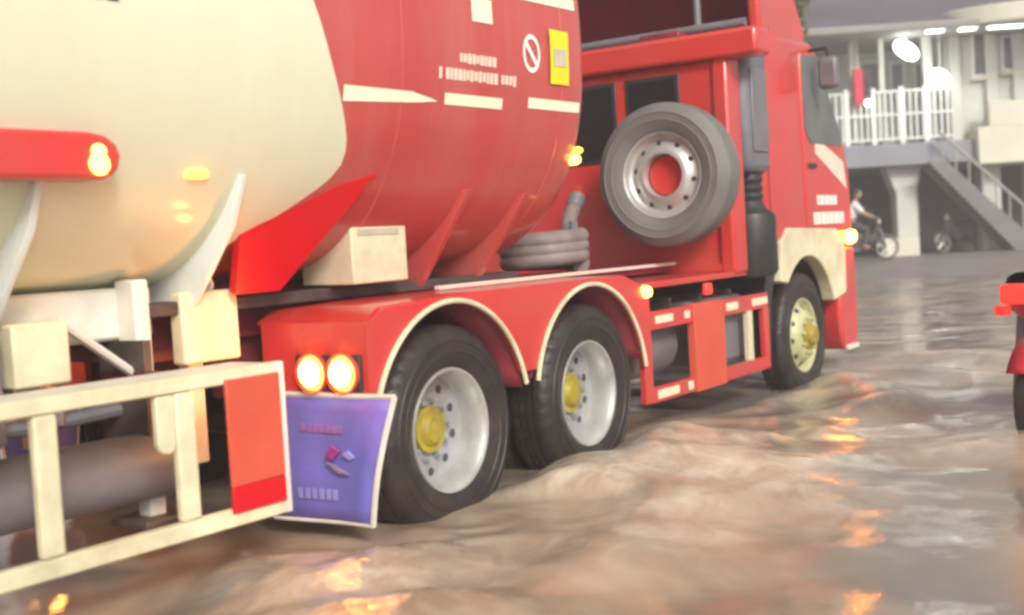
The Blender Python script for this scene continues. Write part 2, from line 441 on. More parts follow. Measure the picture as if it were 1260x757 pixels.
def rim_mesh(front):
    b = MB()
    if not front:
        b.lathe([(.296, .05), (.304, .030), (.300, .018), (.290, .020), (.284, .035), (.272, .05), (.268, .13), (.262, .165), (.235, .178), (.20, .182), (.10, .182), (.0001, .184)], 56)
        b.lathe([(.255, .205), (.25, .26)], 40)
        z = .182
    else:
        b.lathe([(.296, .05), (.304, .030), (.300, .018), (.288, .022), (.278, .045), (.268, .075), (.25, .07), (.215, .03), (.19, -.005), (.17, -.015), (.12, -.018), (.0001, -.018)], 56)
        z = -.015
    for k in range(10):        # wheel nuts
        an = 2*PI*(k+.5)/10; c = .145
        b.lathe([(.0001, z-.04), (.013, z-.04), (.016, z-.025), (.016, z+.004)], 6, cen=(c*math.cos(an), 0, c*math.sin(an)))
    return b
def holes(front):
    b = MB()
    for k in range(10):
        an = 2*PI*k/10; c, y = (.213, .1795) if not front else (.232, .045)
        p = []
        for i in range(14):
            a = 2*PI*i/14
            rr = c+.021*math.cos(a); t = an+.105*math.sin(a)
            yy = y if not front else .03+(rr-.215)/.035*.04-.003
            p.append((rr*math.cos(t), yy-.002, rr*math.sin(t)))
        o = len(b.v); b.v += p; b.f.append(tuple(range(o, o+14)))
    return b
def rim_full(name, front):
    b = rim_mesh(front); n0 = len(b.f); h = holes(front); o = len(b.v)
    b.v += h.v; b.f += [tuple(o+i for i in f) for f in h.f]
    me = b.mesh(name, ['front_rim' if front else 'silver', 'decal_dark'])
    me.materials.append(MATS['disc_grey'])
    for p in list(me.polygons)[n0:]: p.material_index = 1
    for p in list(me.polygons)[:n0]:
        rr_ = math.hypot(p.center.x, p.center.z)
        if (not front and rr_ < .258 and p.center.y > .12): p.material_index = 2
    return me
RIM_R = rim_full('wheel_rear', False); RIM_F = rim_full('wheel_front', True)
HUB_R = MB().lathe([(.115, .184), (.115, .15), (.085, .152), (.072, .128), (.064, .118), (.03, .113), (.0001, .112)], 28).mesh('hub_rear', 'yellow_hub')
HUB_F = MB().lathe([(.115, -.016), (.112, -.035), (.085, -.048), (.08, -.085), (.068, -.098), (.0001, -.10)], 28).mesh('hub_front', 'yellow_hub')
def wheel(parent, loc, rz=0.0, kind='rear', dual=True, spin=0.0):
    w = link_mesh('wheel', RIM_R if kind == 'rear' else RIM_F, parent, loc, (0, spin, rz))
    link_mesh('tyre', TYRE, w)
    if dual and kind == 'rear': link_mesh('tyre', TYRE, w, (0, .33, 0))
    link_mesh('hub', HUB_R if kind == 'rear' else HUB_F, w)
    return w

# ------------------------------------------------------------------ tractor
T0 = (2.0, 1.25, 0)
tr = root('truck_tractor', T0, 0, 'red three-axle truck tractor with spare wheel behind its cab, pulling the tank trailer', 'truck')
def P(b, name, m, bevel=0.0, parent=None, smooth=True, ang=40):
    return b.build(name, m, parent or tr, off=None if parent else T0, bevel=bevel, smooth=smooth, ang=ang)
ZC = .51; TD = 1.323; WB = 4.84
for X in (0, TD):
    for side in (0, 1):
        wheel(tr, (X-2.0, 0-1.25 if side == 0 else 1.25, ZC), 0 if side == 0 else PI, 'rear', True, .25+X)
for side in (0, 1):
    wheel(tr, (WB-2.0, -1.25+.03 if side == 0 else 1.25-.03, ZC), 0 if side == 0 else PI, 'front', False, .5).scale = (1, .85, 1)
for X in (0, TD): P(MB().tube([(X, .25, ZC), (X, 2.25, ZC)], .07).lathe([(.0001, -.2), (.17, -.12), (.21, 0), (.17, .12), (.0001, .2)], 20, cen=(X, 1.25, ZC)), 'axle', 'dark_steel')
P(MB().tube([(WB, .3, ZC-.05), (WB, 2.2, ZC-.05)], .055), 'axle', 'dark_steel')
for y in (.84, 1.58):
    P(MB().box(-.68, 5.85, y, y+.08, .74, 1.02), 'chassis_rail', 'chassis_lamplit_red', .01)
for X in (-.6, .66, 2.1, 3.4): P(MB().box(X, X+.1, .92, 1.58, .78, .98), 'cross_member', 'chassis_lamplit_red', .005)
P(MB().lathe([(.0001, 1.17), (.42, 1.17), (.46, 1.14), (.46, 1.06), (.0001, 1.04)], 32, axis='z', cen=(.65, 1.25, 0)), 'fifth_wheel', 'dark_steel')
# fenders on both sides
def fender(side):
    y = lambda a: a if side == 0 else 2.5-a
    RR = .615
    poly = [(-.60, .73), (-.60, 1.08), (-.5, 1.135), (.0, 1.155), (1.75, 1.155), (1.93, 1.10), (1.985, 1.0), (1.985, .72)]
    poly += arc(TD, ZC, RR, 20, 160, 22) + arc(0, ZC, RR, 20, 158, 22)
    f = P(MB().prism(poly, y(-.012), y(.012)), 'fender', 'red_paint', .004)
    for X in (0, TD):
        pts = arc(X, ZC, RR+.008, 14 if X == 0 else 8, 166, 30)
        t = MB().tube([(a, y(-.022), c) for a, c in pts], .0135, 8)
        t.build('trim', 'cream_paint', f)
        g = MB(); q = arc(X, ZC, RR+.02, 12, 165, 24)
        g.quadgrid([(a, y(v), c) for a, c in q for v in (.012, .62)], len(q), 2)
        o = g.build('arch_liner', 'chassis_lamplit_red', f); o.modifiers.new('solid', 'SOLIDIFY').thickness = .012
    top = MB().prism([(-.60, 1.07), (-.50, 1.125), (0, 1.147), (1.75, 1.147), (1.93, 1.09), (1.93, 1.105), (1.75, 1.162), (0, 1.162), (-.51, 1.14), (-.615, 1.085)], y(.014), y(.66))
    top.build('fender_top', 'red_paint', f)
    rp_ = MB().box(-.645, -.605, y(-.03), y(.60), .745, 1.085)
    rp_.build('rear_panel', 'red_paint', f)
    return f
fender(0); fender(1)
# tail lamps on the fender's rear panel
def lampset(side):
    y = lambda a: a if side == 0 else 2.5-a
    h = P(MB().box(-.668, -.643, y(.0), y(.38), .785, .945), 'tail_lamp', 'black_plastic', .008)
    for yy in (.095, .275):
        MB().lathe([(.0001, -.705), (.04, -.701), (.056, -.695), (.058, -.666)], 28, axis='x', cen=(0, y(yy), .865)).build('bulb', 'lamp_white', h)
        MB().lathe([(.059, -.694), (.070, -.688), (.080, -.680), (.083, -.666)], 28, axis='x', cen=(0, y(yy), .865)).build('lens', 'lamp_halo_lens', h)  # lens ring; its weak glow stands in for the lamp's halo
        MB().lathe([(.084, -.667), (.087, -.688), (.092, -.667)], 28, axis='x', cen=(0, y(yy), .865)).build('bezel', 'red_paint', h)
lampset(0); lampset(1)
# mud flaps
def flap(side):
    y = lambda a: a if side == 0 else 2.5-a
    b = MB(); nz_, ny_ = 9, 7; pts = []
    for i in range(nz_):
        t = i/(nz_-1); z = .765-t*.565
        yo = -.175+t*.145; yi = .55
        for j in range(ny_):
            s_ = j/(ny_-1); pts.append((-.655-.03*math.sin(t*2.3)-.012*math.sin(s_*5+t*3), y(yo+(yi-yo)*s_), z))
    b.quadgrid(pts, nz_, ny_)
    o = P(b, 'mud_flap', 'blue_flap'); md = o.modifiers.new('solid', 'SOLIDIFY'); md.thickness = .010; md.offset = 0
    e = MB()
    e.tube([pts[i*ny_] for i in range(nz_)], .014, 6); e.tube([pts[i*ny_+ny_-1] for i in range(nz_)], .007, 6)
    e.tube(pts[-ny_:], .010, 6); e.tube(pts[:ny_], .013, 6)
    e.build('edge_trim', 'white_paint', o)
    if side == 0:
        def stick(nm, mt_, y0, y1, z0, z1):
            zc = (z0+z1)/2; t = (.765-zc)/.565; s_ = ((y0+y1)/2+.1)/.63
            x = -.655-.03*math.sin(t*2.3)-.012*math.sin(s_*5+t*3)-.0105
            q = MB(); q.box(x-.003, x, y0, y1, z0, z1); q.build(nm, mt_, o, bevel=.002)
        for k in range(7): stick('lettering', 'flap_ink_pink', .10+k*.04, .13+k*.04, .60, .635)
        xe_ = -.655-.03*math.sin(1.15)-.0125
        for mt_, pl in (('flap_ink_red', [(.20, .50), (.155, .485), (.115, .525), (.165, .548)]), ('flap_ink_green', [(.20, .475), (.15, .462), (.07, .425), (.13, .43)]), ('flap_ink_white', [(.10, .515), (.06, .49), (.035, .50), (.07, .53)])):
            MB().prism(pl, xe_-.012, xe_, axis='x').build('emblem', mt_, o)
        for k in range(6): stick('lettering', 'flap_ink_white', .16+k*.04, .19+k*.04, .30, .35)
    return o
flap(0); flap(1)
# deck and side guard between the axles
P(MB().box(1.99, 3.63, .0, .80, 1.06, 1.10), 'side_deck', 'red_paint', .006)
P(MB().box(.55, 3.6, .46, .50, 1.163, 1.185), 'catwalk_edge', 'decal_pale', .004)
P(MB().box(.55, 3.6, .50, 1.30, 1.12, 1.165), 'catwalk', 'chassis_lamplit_red', .004)
def side_guard(side):
    y = lambda a: a if side == 0 else 2.5-a
    g = P(MB().box(2.06, 3.99, y(0), y(.04), .80, .915), 'side_guard', 'red_paint', .006)
    def pc(nm, x0, x1, z0, z1, m='red_paint', y0=-.002, y1=.042): MB().box(x0, x1, y(y0), y(y1), z0, z1).build(nm, m, g, bevel=.005)
    pc('lower_rail', 2.06, 3.99, .345, .44)
    pc('post', 1.965, 2.07, .35, 1.06)
    pc('post', 3.60, 3.68, .44, .80, 'cream_paint'); pc('post', 3.90, 3.995, .44, .80)
    pc('centre_plate', 2.68, 3.16, .335, .92, 'red_plate', -.012, .045)
    pc('reflector_strip', 2.13, 2.38, .835, .885, 'reflector_white', -.006, 0); pc('reflector_strip', 2.55, 2.63, .835, .885, 'reflector_white', -.006, 0)
    pc('reflector_strip', 3.22, 3.42, .83, .885, 'reflector_white', -.006, 0); pc('reflector_strip', 3.68, 3.97, .83, .885, 'reflector_white', -.006, 0)
    pc('reflector_strip', 2.12, 2.42, .365, .42, 'reflector_white', -.006, 0); pc('reflector_strip', 2.56, 2.63, .365, .42, 'reflector_white', -.006, 0)
    for X in (2.1, 3.9): pc('bracket', X, X+.05, .82, .88, 'chassis_lamplit_red', .042, .84)
side_guard(0); side_guard(1)
for y in (.36, 2.14):
    P(MB().lathe([(.0001, 2.12), (.16, 2.14), (.21, 2.18), (.215, 2.2), (.215, 2.7), (.21, 2.74), (.0001, 2.78)], 32, axis='x', cen=(0, y, .66)), 'air_tank', 'grey_steel')
    P(MB().box(2.9, 3.85, y-.26, y+.26, .42, .92), 'fuel_tank', 'grey_steel', .06)
    for X in (2.3, 2.62, 3.1, 3.6): P(MB().box(X, X+.04, y-.22, y+.44 if y < 1 else y+.22, .9, .97), 'strap', 'dark_steel')
P(MB().lathe([(.0001, -.05), (.03, -.045), (.04, -.02), (.04, 0)], 16, axis='y', cen=(2.0, 0, 1.045)), 'marker_lamp', 'lamp_marker')
P(MB().box(2.88, 2.98, -.02, .02, .965, 1.045), 'marker_lamp', 'lamp_red', .015)
# cab -------------------------------------------------------
cab_poly = [(4.07, 1.28), (4.05, 2.60), (4.10, 2.80), (4.3, 2.87), (5.15, 2.90), (5.30, 2.84), (5.42, 2.70), (5.93, 2.08), (6.02, 1.85), (6.05, 1.40), (6.03, 1.20), (5.55, 1.20), (4.6, 1.28)]
cab = P(MB().prism(cab_poly, 0.0, 2.5), 'cab', 'red_paint', .045, ang=30)
P(MB().box(3.47, 4.08, .17, 2.33, 1.12, 2.76), 'sleeper_box', 'red_paint', .03)
bpnl = P(MB().box(3.41, 3.465, .0, 2.5, 1.10, 2.60), 'back_panel', 'red_paint', .012)
MB().box(3.38, 3.62, -.02, .10, 1.08, 2.62).build('corner_post', 'red_paint', bpnl, bevel=.025)
MB().box(3.38, 3.62, 2.40, 2.52, 1.08, 2.62).build('corner_post', 'red_paint', bpnl, bevel=.025)
MB().box(3.33, 3.60, -.27, 2.77, 2.60, 2.79).build('top_rail', 'red_paint', bpnl, bevel=.03)
for y0, y1 in ((.36, .80), (.88, 1.32), (1.40, 1.84), (1.92, 2.2)):
    w_ = MB().box(3.398, 3.412, y0, y1, 1.95, 2.54).build('rear_window', 'black_plastic', bpnl, bevel=.006)
    MB().box(3.392, 3.399, y0+.03, y1-.03, 1.98, 2.51).build('pane', 'glass', w_)
MB().box(3.385, 3.412, .02, 2.48, 1.10, 1.16).build('sill_rail', 'red_paint', bpnl, bevel=.008)
# roof deflector: two side cheeks and a top sheet, hollow at the back
dfl = P(MB().prism([(4.34, 2.86), (4.32, 3.54), (4.45, 3.62), (4.75, 3.55), (5.10, 3.30), (5.33, 3.0), (5.30, 2.86)], .10, .20), 'roof_deflector', 'red_paint', .03)
MB().prism([(4.34, 2.86), (4.32, 3.54), (4.45, 3.62), (4.75, 3.55), (5.10, 3.30), (5.33, 3.0), (5.30, 2.86)], 2.30, 2.40).build('cheek', 'red_paint', dfl, bevel=.03)
MB().prism([(4.20, 3.52), (4.36, 3.60), (4.75, 3.53), (5.09, 3.28), (5.31, 2.98), (5.24, 2.97), (5.05, 3.24), (4.72, 3.47), (4.36, 3.54)], .15, 2.35).build('top_sheet', 'chassis_lamplit_red', dfl)
MB().tube([(4.3, .2, 2.99), (4.3, 2.3, 2.99)], .035).tube([(4.35, .62, 2.88), (4.35, .62, 3.5)], .03).build('brace', 'grey_steel', dfl)
P(MB().box(3.7, 4.15, .45, 2.1, 2.76, 2.86).box(3.85, 4.0, .55, .9, 2.86, 2.93), 'roof_box', 'chassis_lamplit_red', .02)
# side windows, doors, mirrors and lettering, both sides
def cab_side(side):
    y = lambda a: a if side == 0 else 2.5-a
    d = MB().prism([(4.88, 1.30), (4.86, 2.78), (5.24, 2.80), (5.36, 2.68), (5.84, 2.09), (5.90, 1.8), (5.90, 1.32)], y(-.014), y(.02)).build('door', 'red_paint', cab, bevel=.012)
    MB().prism([(4.90, 2.16), (4.88, 2.765), (5.22, 2.785), (5.34, 2.68), (5.80, 2.11), (5.75, 2.06), (5.02, 2.06)], y(-.021), y(-.010)).build('door_window', 'side_glass_reflect', cab, bevel=.003)
    MB().box(4.95, 5.10, y(-.04), y(-.012), 1.86, 1.90).build('door_handle', 'black_plastic', cab, bevel=.008)
    MB().box(4.12, 4.13, y(-.004), y(.02), 1.35, 2.75).build('seam', 'chassis_lamplit_red', cab)
    fd = MB().prism([(4.22, .98)] + [(4.28, 1.28), (4.42, 1.385), (5.55, 1.36), (5.75, 1.20), (5.74, .80)] + arc(WB, ZC, .64, 5, 150, 22)[::1][0:0] + [(WB+.64*math.cos(R(a)), ZC+.64*math.sin(R(a))) for a in range(22, 142, 6)], y(-.022), y(.10)).build('front_fender', 'cream_paint', cab, bevel=.012)
    MB().quadgrid([(a, y(v), c) for a, c in arc(WB, ZC, .645, 10, 165, 20) for v in (.09, .6)], 21, 2).build('arch_liner', 'black_plastic', fd)
    q = MB()
    for k, (z0, z1, x0, x1) in enumerate(((1.56, 1.64, 5.12, 5.62), (1.40, 1.50, 5.02, 5.76))):
        kx = x0; i = 0
        while kx < x1-.03:
            wdt = .055+.03*((i*7+k*3) % 3)
            q.box(kx, min(kx+wdt, x1), y(-.018), y(-.0145), z0, z1); kx += wdt+.02; i += 1
    q.build('lettering', 'decal_white', cab)
    q = MB(); q.prism([(5.12, 1.98), (5.12, 2.12), (5.80, 1.93), (5.86, 1.70)], y(-.019), y(-.0145)); q.build('stripe_decal', 'decal_pale', cab)
    mr_ = MB().prism([(5.02, 2.50), (5.00, 2.72), (5.04, 2.75), (5.10, 2.73), (5.11, 2.52), (5.08, 2.48)], y(-.26), y(-.10)).build('mirror', 'grey_steel', cab, bevel=.03)
    MB().tube([(5.07, y(-.18), 2.73), (5.12, y(-.14), 2.82), (5.12, y(.02), 2.82)], .016, 8).build('mirror_arm', 'black_plastic', mr_)
    MB().lathe([(.0001, -.05), (.045, -.04), (.06, 0), (.06, .03)], 20, axis='y', cen=(5.90, y(-.02), 1.28)).build('indicator', 'lamp_indicator', cab)
    bm_ = MB().prism([(5.66, .36), (5.60, .62), (5.64, .86), (5.78, 1.0), (5.82, 1.19), (6.04, 1.19), (6.07, .9), (6.06, .42), (5.97, .30), (5.72, .30)], y(-.005), y(.30)).build('bumper_corner', 'red_paint', cab, bevel=.03)
    MB().box(5.70, 5.98, y(-.035), y(.0), .30, .34).build('step', 'white_paint', bm_, bevel=.005)
    # intake stack and air cleaner behind the door
    st = MB().prism([(3.66, 1.80), (3.62, 2.60), (3.70, 2.74), (3.98, 2.80), (4.04, 2.70), (4.05, 1.80)], y(-.06), y(.15)).build('air_intake', 'grey_plastic', cab, bevel=.06)
    MB().box(3.70, 3.98, y(-.075), y(-.055), 1.95, 2.55).build('grille', 'grey_steel', st, bevel=.01)
    MB().lathe([(.0001, 1.80), (.10, 1.80)] + [(.10+(.02 if k % 2 else 0), 1.78-k*.03) for k in range(8)] + [(.13, 1.54), (.19, 1.50), (.20, 1.46), (.20, 1.08), (.17, 1.04), (.0001, 1.03)], 24, axis='z', cen=(3.87, y(.07), 0)).build('air_cleaner', 'black_plastic', cab)
    # front wheel mud guard behind the tyre
    MB().prism([(4.02, 1.18), (4.30, 1.18), (4.12, .85), (4.05, .40), (4.00, .40)], y(.02), y(.5)).build('mud_guard', 'black_plastic', cab, bevel=.01)
cab_side(0); cab_side(1)
MB().box(5.92, 6.06, .30, 2.20, .30, 1.21).build('bumper', 'red_paint', cab, bevel=.03)
ws = MB().quadgrid([(5.435, .16, 2.735), (5.435, 2.34, 2.735), (5.955, .12, 2.10), (5.955, 2.38, 2.10)], 2, 2).build('windscreen', 'glass', cab)
mdw = ws.modifiers.new('solid', 'SOLIDIFY'); mdw.thickness = .03; mdw.offset = 0
P(MB().box(4.2, 5.6, .6, 1.9, .55, 1.25), 'engine', 'dark_steel', .05)
P(MB().tube([(2.55, .80, 1.16), (2.55, .80, 1.52)], .03, 8), 'hose_post', 'grey_steel')
# bracket that carries the spare
for yy, zz in ((.32, 1.80),):
    P(MB().box(3.09, 3.42, yy-.07, yy+.07, zz-.09, zz+.09), 'spare_carrier', 'red_paint', .01)
    P(MB().lathe([(.0001, 3.055), (.135, 3.055), (.138, 3.065), (.138, 3.095), (.0001, 3.096)], 28, axis='x', cen=(0, yy, zz)), 'bore_bright_plate', 'red_paint')  # plate added close behind the open hub to brighten its bore

# spare wheel: own thing, hung on the cab's back panel
sp = root('spare_wheel', (2.96, .32, 1.80), 0, 'grey spare truck wheel with open hub, standing higher at the corner of the red cab', 'wheel')
rm = MB()
rm.lathe([(.302, .05), (.304, .02), (.298, .005), (.285, .012), (.276, .04), (.262, .06), (.245, .065), (.215, .05), (.188, .028), (.176, .020), (.150, .018), (.146, .035), (.146, .10), (.19, .12), (.25, .13)], 56, axis='x')
hb = MB(); hb.v = rm.v; hb.f = rm.f; nh0 = len(rm.f)
for k in range(10):
    an = 2*PI*(k+.3)/10; p = []
    for i in range(14):
        a = 2*PI*i/14; rr = .226+.017*math.cos(a); t = an+.085*math.sin(a)
        x = .050+(.015/.03)*(rr-.215)-.003
        p.append((x, rr*math.cos(t), rr*math.sin(t)))
    o = len(hb.v); hb.v += p; hb.f.append(tuple(range(o, o+14)))
rim_o = hb.build('rim', ['silver', 'decal_dark'], sp)
for p_ in list(rim_o.data.polygons)[nh0:]: p_.material_index = 1
ty = MB().lathe([(r, t-.02) for r, t in tyre_profile(.27, .50, .296)], 110, axis='x').build('tyre', 'spare_rubber', sp, ang=28)

ch = root('coiled_hose', (2.36, .92, 1.165), 0, 'thick grey hose coiled flat on the deck between tank and cab', 'hose')
hp = []
for i in range(121):
    t = i/120; a = -1.2+t*2*PI*3.15
    hp.append(((.25+.02*math.sin(3*a))*math.cos(a)*1.15, (.24+.015*math.cos(2*a))*math.sin(a), .058+.20*t))
e_ = hp[-1]
hp += [(e_[0]+.12, e_[1]+.10, .29), (e_[0]+.26, e_[1]+.18, .36), (e_[0]+.38, e_[1]+.2, .46)]
MB().tube(hp, .056, 10).build('hose', 'hose_grey', ch)
MB().tube([hp[-1], (hp[-1][0]+.06, hp[-1][1], hp[-1][2]+.08)], .062, 12).build('coupling', 'grey_steel', ch)

# ------------------------------------------------------------------ tank trailer (local frame: u forward, v left, pivot at the kingpin)
TA = -.04
tl = root('tank_trailer', (.65, 1.25, 0), TA, 'cream and red fuel tank trailer with cream side guard rails', 'trailer')
A_, B_, CZ, EX = 1.25, 1.25, 2.5, 2.5
def sec(th, k=1.0):
    c, s_ = math.cos(th), math.sin(th)
    return (k*A_*math.copysign(abs(c)**(2/EX), c), CZ+k*B_*math.copysign(abs(s_)**(2/EX), s_))
def ub(z):
    xs = [1.2, 1.40, 1.49, 1.60, 1.68, 1.74, 1.79, 1.86, 1.93, 2.2, 2.46, 3.0, 3.8]
    us = [-1.75, -1.62, -1.49, -1.32, -1.20, -1.13, -1.10, -1.095, -1.12, -1.24, -1.34, -1.62, -2.4]
    return float(np.interp(z, xs, us))
NT = 120
thetas = [2*PI*i/NT for i in range(NT)]
UR, UF = -9.6, .72
nr, nf = 14, 14
pts = []; rings = 0
ring_cols = []
def prof_front(t):   # dished front head
    return [(UF, 1.0), (UF+.05, .992), (UF+.09, .97), (UF+.125, .92), (UF+.15, .85), (UF+.20, .65), (UF+.24, .35), (UF+.25, .001)][t]
def prof_rear(t):
    return [(UR-.25, .001), (UR-.24, .35), (UR-.20, .65), (UR-.15, .85), (UR-.10, .95), (UR-.05, .99)][t]
verts = []; faces = []; mi = []
R_ = []
for t in range(6): u, k = prof_rear(t); R_.append(('s', u, k, 0))
for i in range(nr+1): R_.append(('w', None, 1.0, i/nr))
for i in range(1, nf+1): R_.append(('r', None, 1.0, i/nf))
for t in range(1, 8): u, k = prof_front(t); R_.append(('f', u, k, 0))
for kind, u, k, f in R_:
    for th in thetas:
        v, z = sec(th, k)
        z1 = sec(th)[1]; b_ = ub(z1)
        uu = u if u is not None else (UR+(b_-UR)*f if kind == 'w' else b_+(UF-b_)*f)
        verts.append((uu, v, z))
for i in range(len(R_)-1):
    for j in range(NT):
        j2 = (j+1) % NT
        faces.append((i*NT+j, i*NT+j2, (i+1)*NT+j2, (i+1)*NT+j))
        mi.append(0 if R_[i+1][0] in 'sw' else 1)
b = MB(); b.v = verts; b.f = faces
me = b.mesh('tank', ['tank_white', 'tank_red'], ang=60)
for p, m_ in zip(me.polygons, mi): p.material_index = m_
tank = link_mesh('tank', me, tl)
def surf(u, z, off=.004, side=-1):
    q = 1-abs((z-CZ)/B_)**EX
    v = A_*max(q, 0)**(1/EX)
    dz = 1e-3; v2 = A_*max(1-abs((z+dz-CZ)/B_)**EX, 0)**(1/EX)
    nv, nz_ = dz, -(v2-v); L = math.hypot(nv, nz_)
    return (u, side*(v+off*nv/L), z+off*nz_/L)
def decal(name, m, pts_uz, parent=tank, off=.004, n=6, side=-1):
    """quad patch given by 4 (u,z) corners, laid on the tank"""
    (a, b_, c, d) = pts_uz; g = MB(); P_ = []
    for i in range(n+1):
        for j in range(n+1):
            s_, t = i/n, j/n
            u = (a[0]*(1-s_)+b_[0]*s_)*(1-t)+(d[0]*(1-s_)+c[0]*s_)*t
            z = (a[1]*(1-s_)+b_[1]*s_)*(1-t)+(d[1]*(1-s_)+c[1]*s_)*t
            P_.append(surf(u, z, off, side))
    g.quadgrid(P_, n+1, n+1)
    return g.build(name, m, parent)
for us_ in (-3.3, -.78, .55):
    MB().tube([(us_,)+sec(2*PI*i/72, .9992) for i in range(73)], .006, 5, caps=False).build('weld_seam', 'tank_red' if us_ > -1 else 'tank_white', tank)
rect = lambda u0, u1, z0, z1: ((u0, z0), (u1, z0), (u1, z1), (u0, z1))
for sd_ in (-1, 1):
    D = lambda nm, m_, p, **k: decal(nm, m_, p, side=sd_, **k)
    D('stripe', 'decal_cream', ((-1.17, 2.055), (-.70, 2.075), (-.70, 2.125), (-1.17, 2.125)))
    D('stripe', 'decal_cream', ((-.70, 2.075), (-.52, 2.09), (-.56, 2.10), (-.70, 2.122)))
    D('reflective_strip', 'decal_cream', rect(-.47, 0.0, 2.08, 2.135)); D('reflective_strip', 'decal_cream', rect(.23, .73, 2.10, 2.155))
    def words(u0, u1, z0, z1, seed, mtl='decal_pale'):
        rr = random.Random(seed); u = u0; g = MB()
        while u < u1-.01:
            w_ = rr.choice((.022, .028, .032)); dz = rr.choice((0, 0, .006))
            o = len(g.v); g.v += [surf(u, z0+dz, .004, sd_), surf(u+w_, z0+dz, .004, sd_), surf(u+w_, z1-dz*.5, .004, sd_), surf(u, z1-dz*.5, .004, sd_)]; g.f.append((o, o+1, o+2, o+3))
            u += w_+(.006 if rr.random() > .14 else .03)
        return g.build('lettering', mtl, tank, smooth=False)
    words(-.36, -.05, 2.285, 2.335, 3); words(-.52, .10, 2.20, 2.255, 4)
    D('sticker', 'decal_cream', rect(-.25, -.08, 2.50, 2.62)); D('stripe', 'decal_cream', rect(-.24, .70, 2.66, 2.72))
    # no smoking ring
    g = MB(); cu, cz = .255, 2.385
    def ringp(r0, r1, n_=28):
        o = len(g.v)
        for i in range(n_):
            a = 2*PI*i/n_
            for r_ in (r0, r1): g.v.append(surf(cu+r_*.88*math.cos(a), cz+r_*1.12*math.sin(a), .004, sd_))
        for i in range(n_): g.f.append((o+2*i, o+2*((i+1) % n_), o+2*((i+1) % n_)+1, o+2*i+1))
    ringp(.068, .09)
    for (du, dz) in (((-.055, .06), (.055, -.065)),):
        o = len(g.v)
        for (a, c) in ((du[0]-.011, du[1]-.008), (du[0]+.011, du[1]+.008), (dz[0]+.011, dz[1]+.008), (dz[0]-.011, dz[1]-.008)): g.v.append(surf(cu+a, cz+c, .004, sd_))
        g.f.append((o, o+1, o+2, o+3))
    g.build('no_smoking_sign', 'decal_white', tank, smooth=False)
    decal('cigarette_mark', 'decal_dark', rect(.225, .29, 2.37, 2.39), off=.003, n=2, side=sd_)
    D('hazard_plate', 'decal_yellow', rect(.42, .60, 2.24, 2.53), off=.012); D('hazard_plate_panel', 'decal_grey', rect(.45, .57, 2.335, 2.43), off=.016, n=3)
    g = MB()
    for k in range(9):
        u0 = -2.98+k*.075
        for (a, b2, c, d) in ((u0, u0+.014, 2.335, 2.46), (u0, u0+.05, 2.335, 2.348), (u0+.038, u0+.052, 2.35, 2.46))[:2+(k % 2)]:
            o = len(g.v); g.v += [surf(a, c, .004, sd_), surf(b2, c, .004, sd_), surf(b2, d, .004, sd_), surf(a, d, .004, sd_)]; g.f.append((o, o+1, o+2, o+3))
    g.build('lettering', 'decal_dark', tank, smooth=False)
    # red hose carrier on the flank with its lamp, marker lamps
    v0 = sd_*1.16
    hc = MB().prism([(-6.2, 1.70), (-6.2, 1.87), (-2.47, 1.87), (-2.40, 1.86), (-2.355, 1.83), (-2.335, 1.785), (-2.355, 1.735), (-2.40, 1.70)], sd_*1.04, sd_*1.215).build('hose_carrier', 'red_paint', tl, bevel=.02)
    for z, r_ in ((1.80, .026), (1.755, .040)):
        MB().lathe([(.0001, sd_*1.245), (r_*.7, sd_*1.24), (r_, sd_*1.225), (r_, sd_*1.20)], 20, axis='y', cen=(-2.44, 0, z)).build('lamp', 'lamp_marker', hc)
    for u, z in ((-1.905, 1.735), (-4.5, 1.735)):
        c = surf(u, z, .0, sd_)
        mk_ = MB().box(-.055, .055, -.02, .02, -.016, .016).build('marker_lamp', 'lamp_amber', tl, bevel=.012, loc=c)
    for z, r_, m_ in ((1.895, .020, 'lamp_amber'), (1.845, .030, 'lamp_marker')):
        c = surf(.775, z, .0, sd_)
        MB().lathe([(.0001, -.04), (r_*.7, -.035), (r_, -.015), (r_, .03)], 18, axis='y').build('front_lamp', m_, tl, loc=c)
    # side guard
    s = sd_
    def gbox(u0, u1, z0, z1, d0=1.215, d1=1.255): return MB().box(u0, u1, s*d0, s*d1, z0, z1)
    tg = gbox(-7.0, -1.70, .905, .965, 1.205, 1.26).build('side_guard', 'cream_paint', tl, bevel=.008)
    gbox(-7.0, -1.70, .945, .962, .98, 1.204).build('tread_plate', 'white_paint', tg, bevel=.004)
    gbox(-7.0, -1.70, .345, .415, 1.21, 1.258).build('lower_rail', 'cream_paint', tg, bevel=.008)
    for u0, u1 in ((-2.80, -2.71), (-2.215, -2.125), (-3.4, -3.31), (-4.1, -4.01), (-4.9, -4.81), (-5.7, -5.61), (-6.5, -6.41)):
        gbox(u0, u1, .416, .904, 1.212, 1.256).build('post', 'cream_paint', tg, bevel=.012)
    MB().prism([(-2.30, .90), (-2.30, .72), (-2.285, .69), (-2.255, .68), (-2.225, .69), (-2.218, .72), (-2.218, .90)], s*1.218, s*1.25).build('hanger', 'cream_paint', tg, bevel=.006)
    gbox(-1.985, -1.705, .505, .925, 1.256, 1.272).build('end_plate', 'red_plate', tg, bevel=.004); gbox(-1.985, -1.705, .40, .503, 1.256, 1.271).build('end_plate', 'red_lit_gusset', tg, bevel=.004)
    gbox(-1.70, -1.665, .345, .965, 1.21, 1.258).build('end_cap', 'white_paint', tg, bevel=.006)
    for u in (-2.0, -3.4, -5.0): gbox(u, u+.06, .91, .95, .5, 1.2).build('arm', 'chassis_lamplit_red', tg)
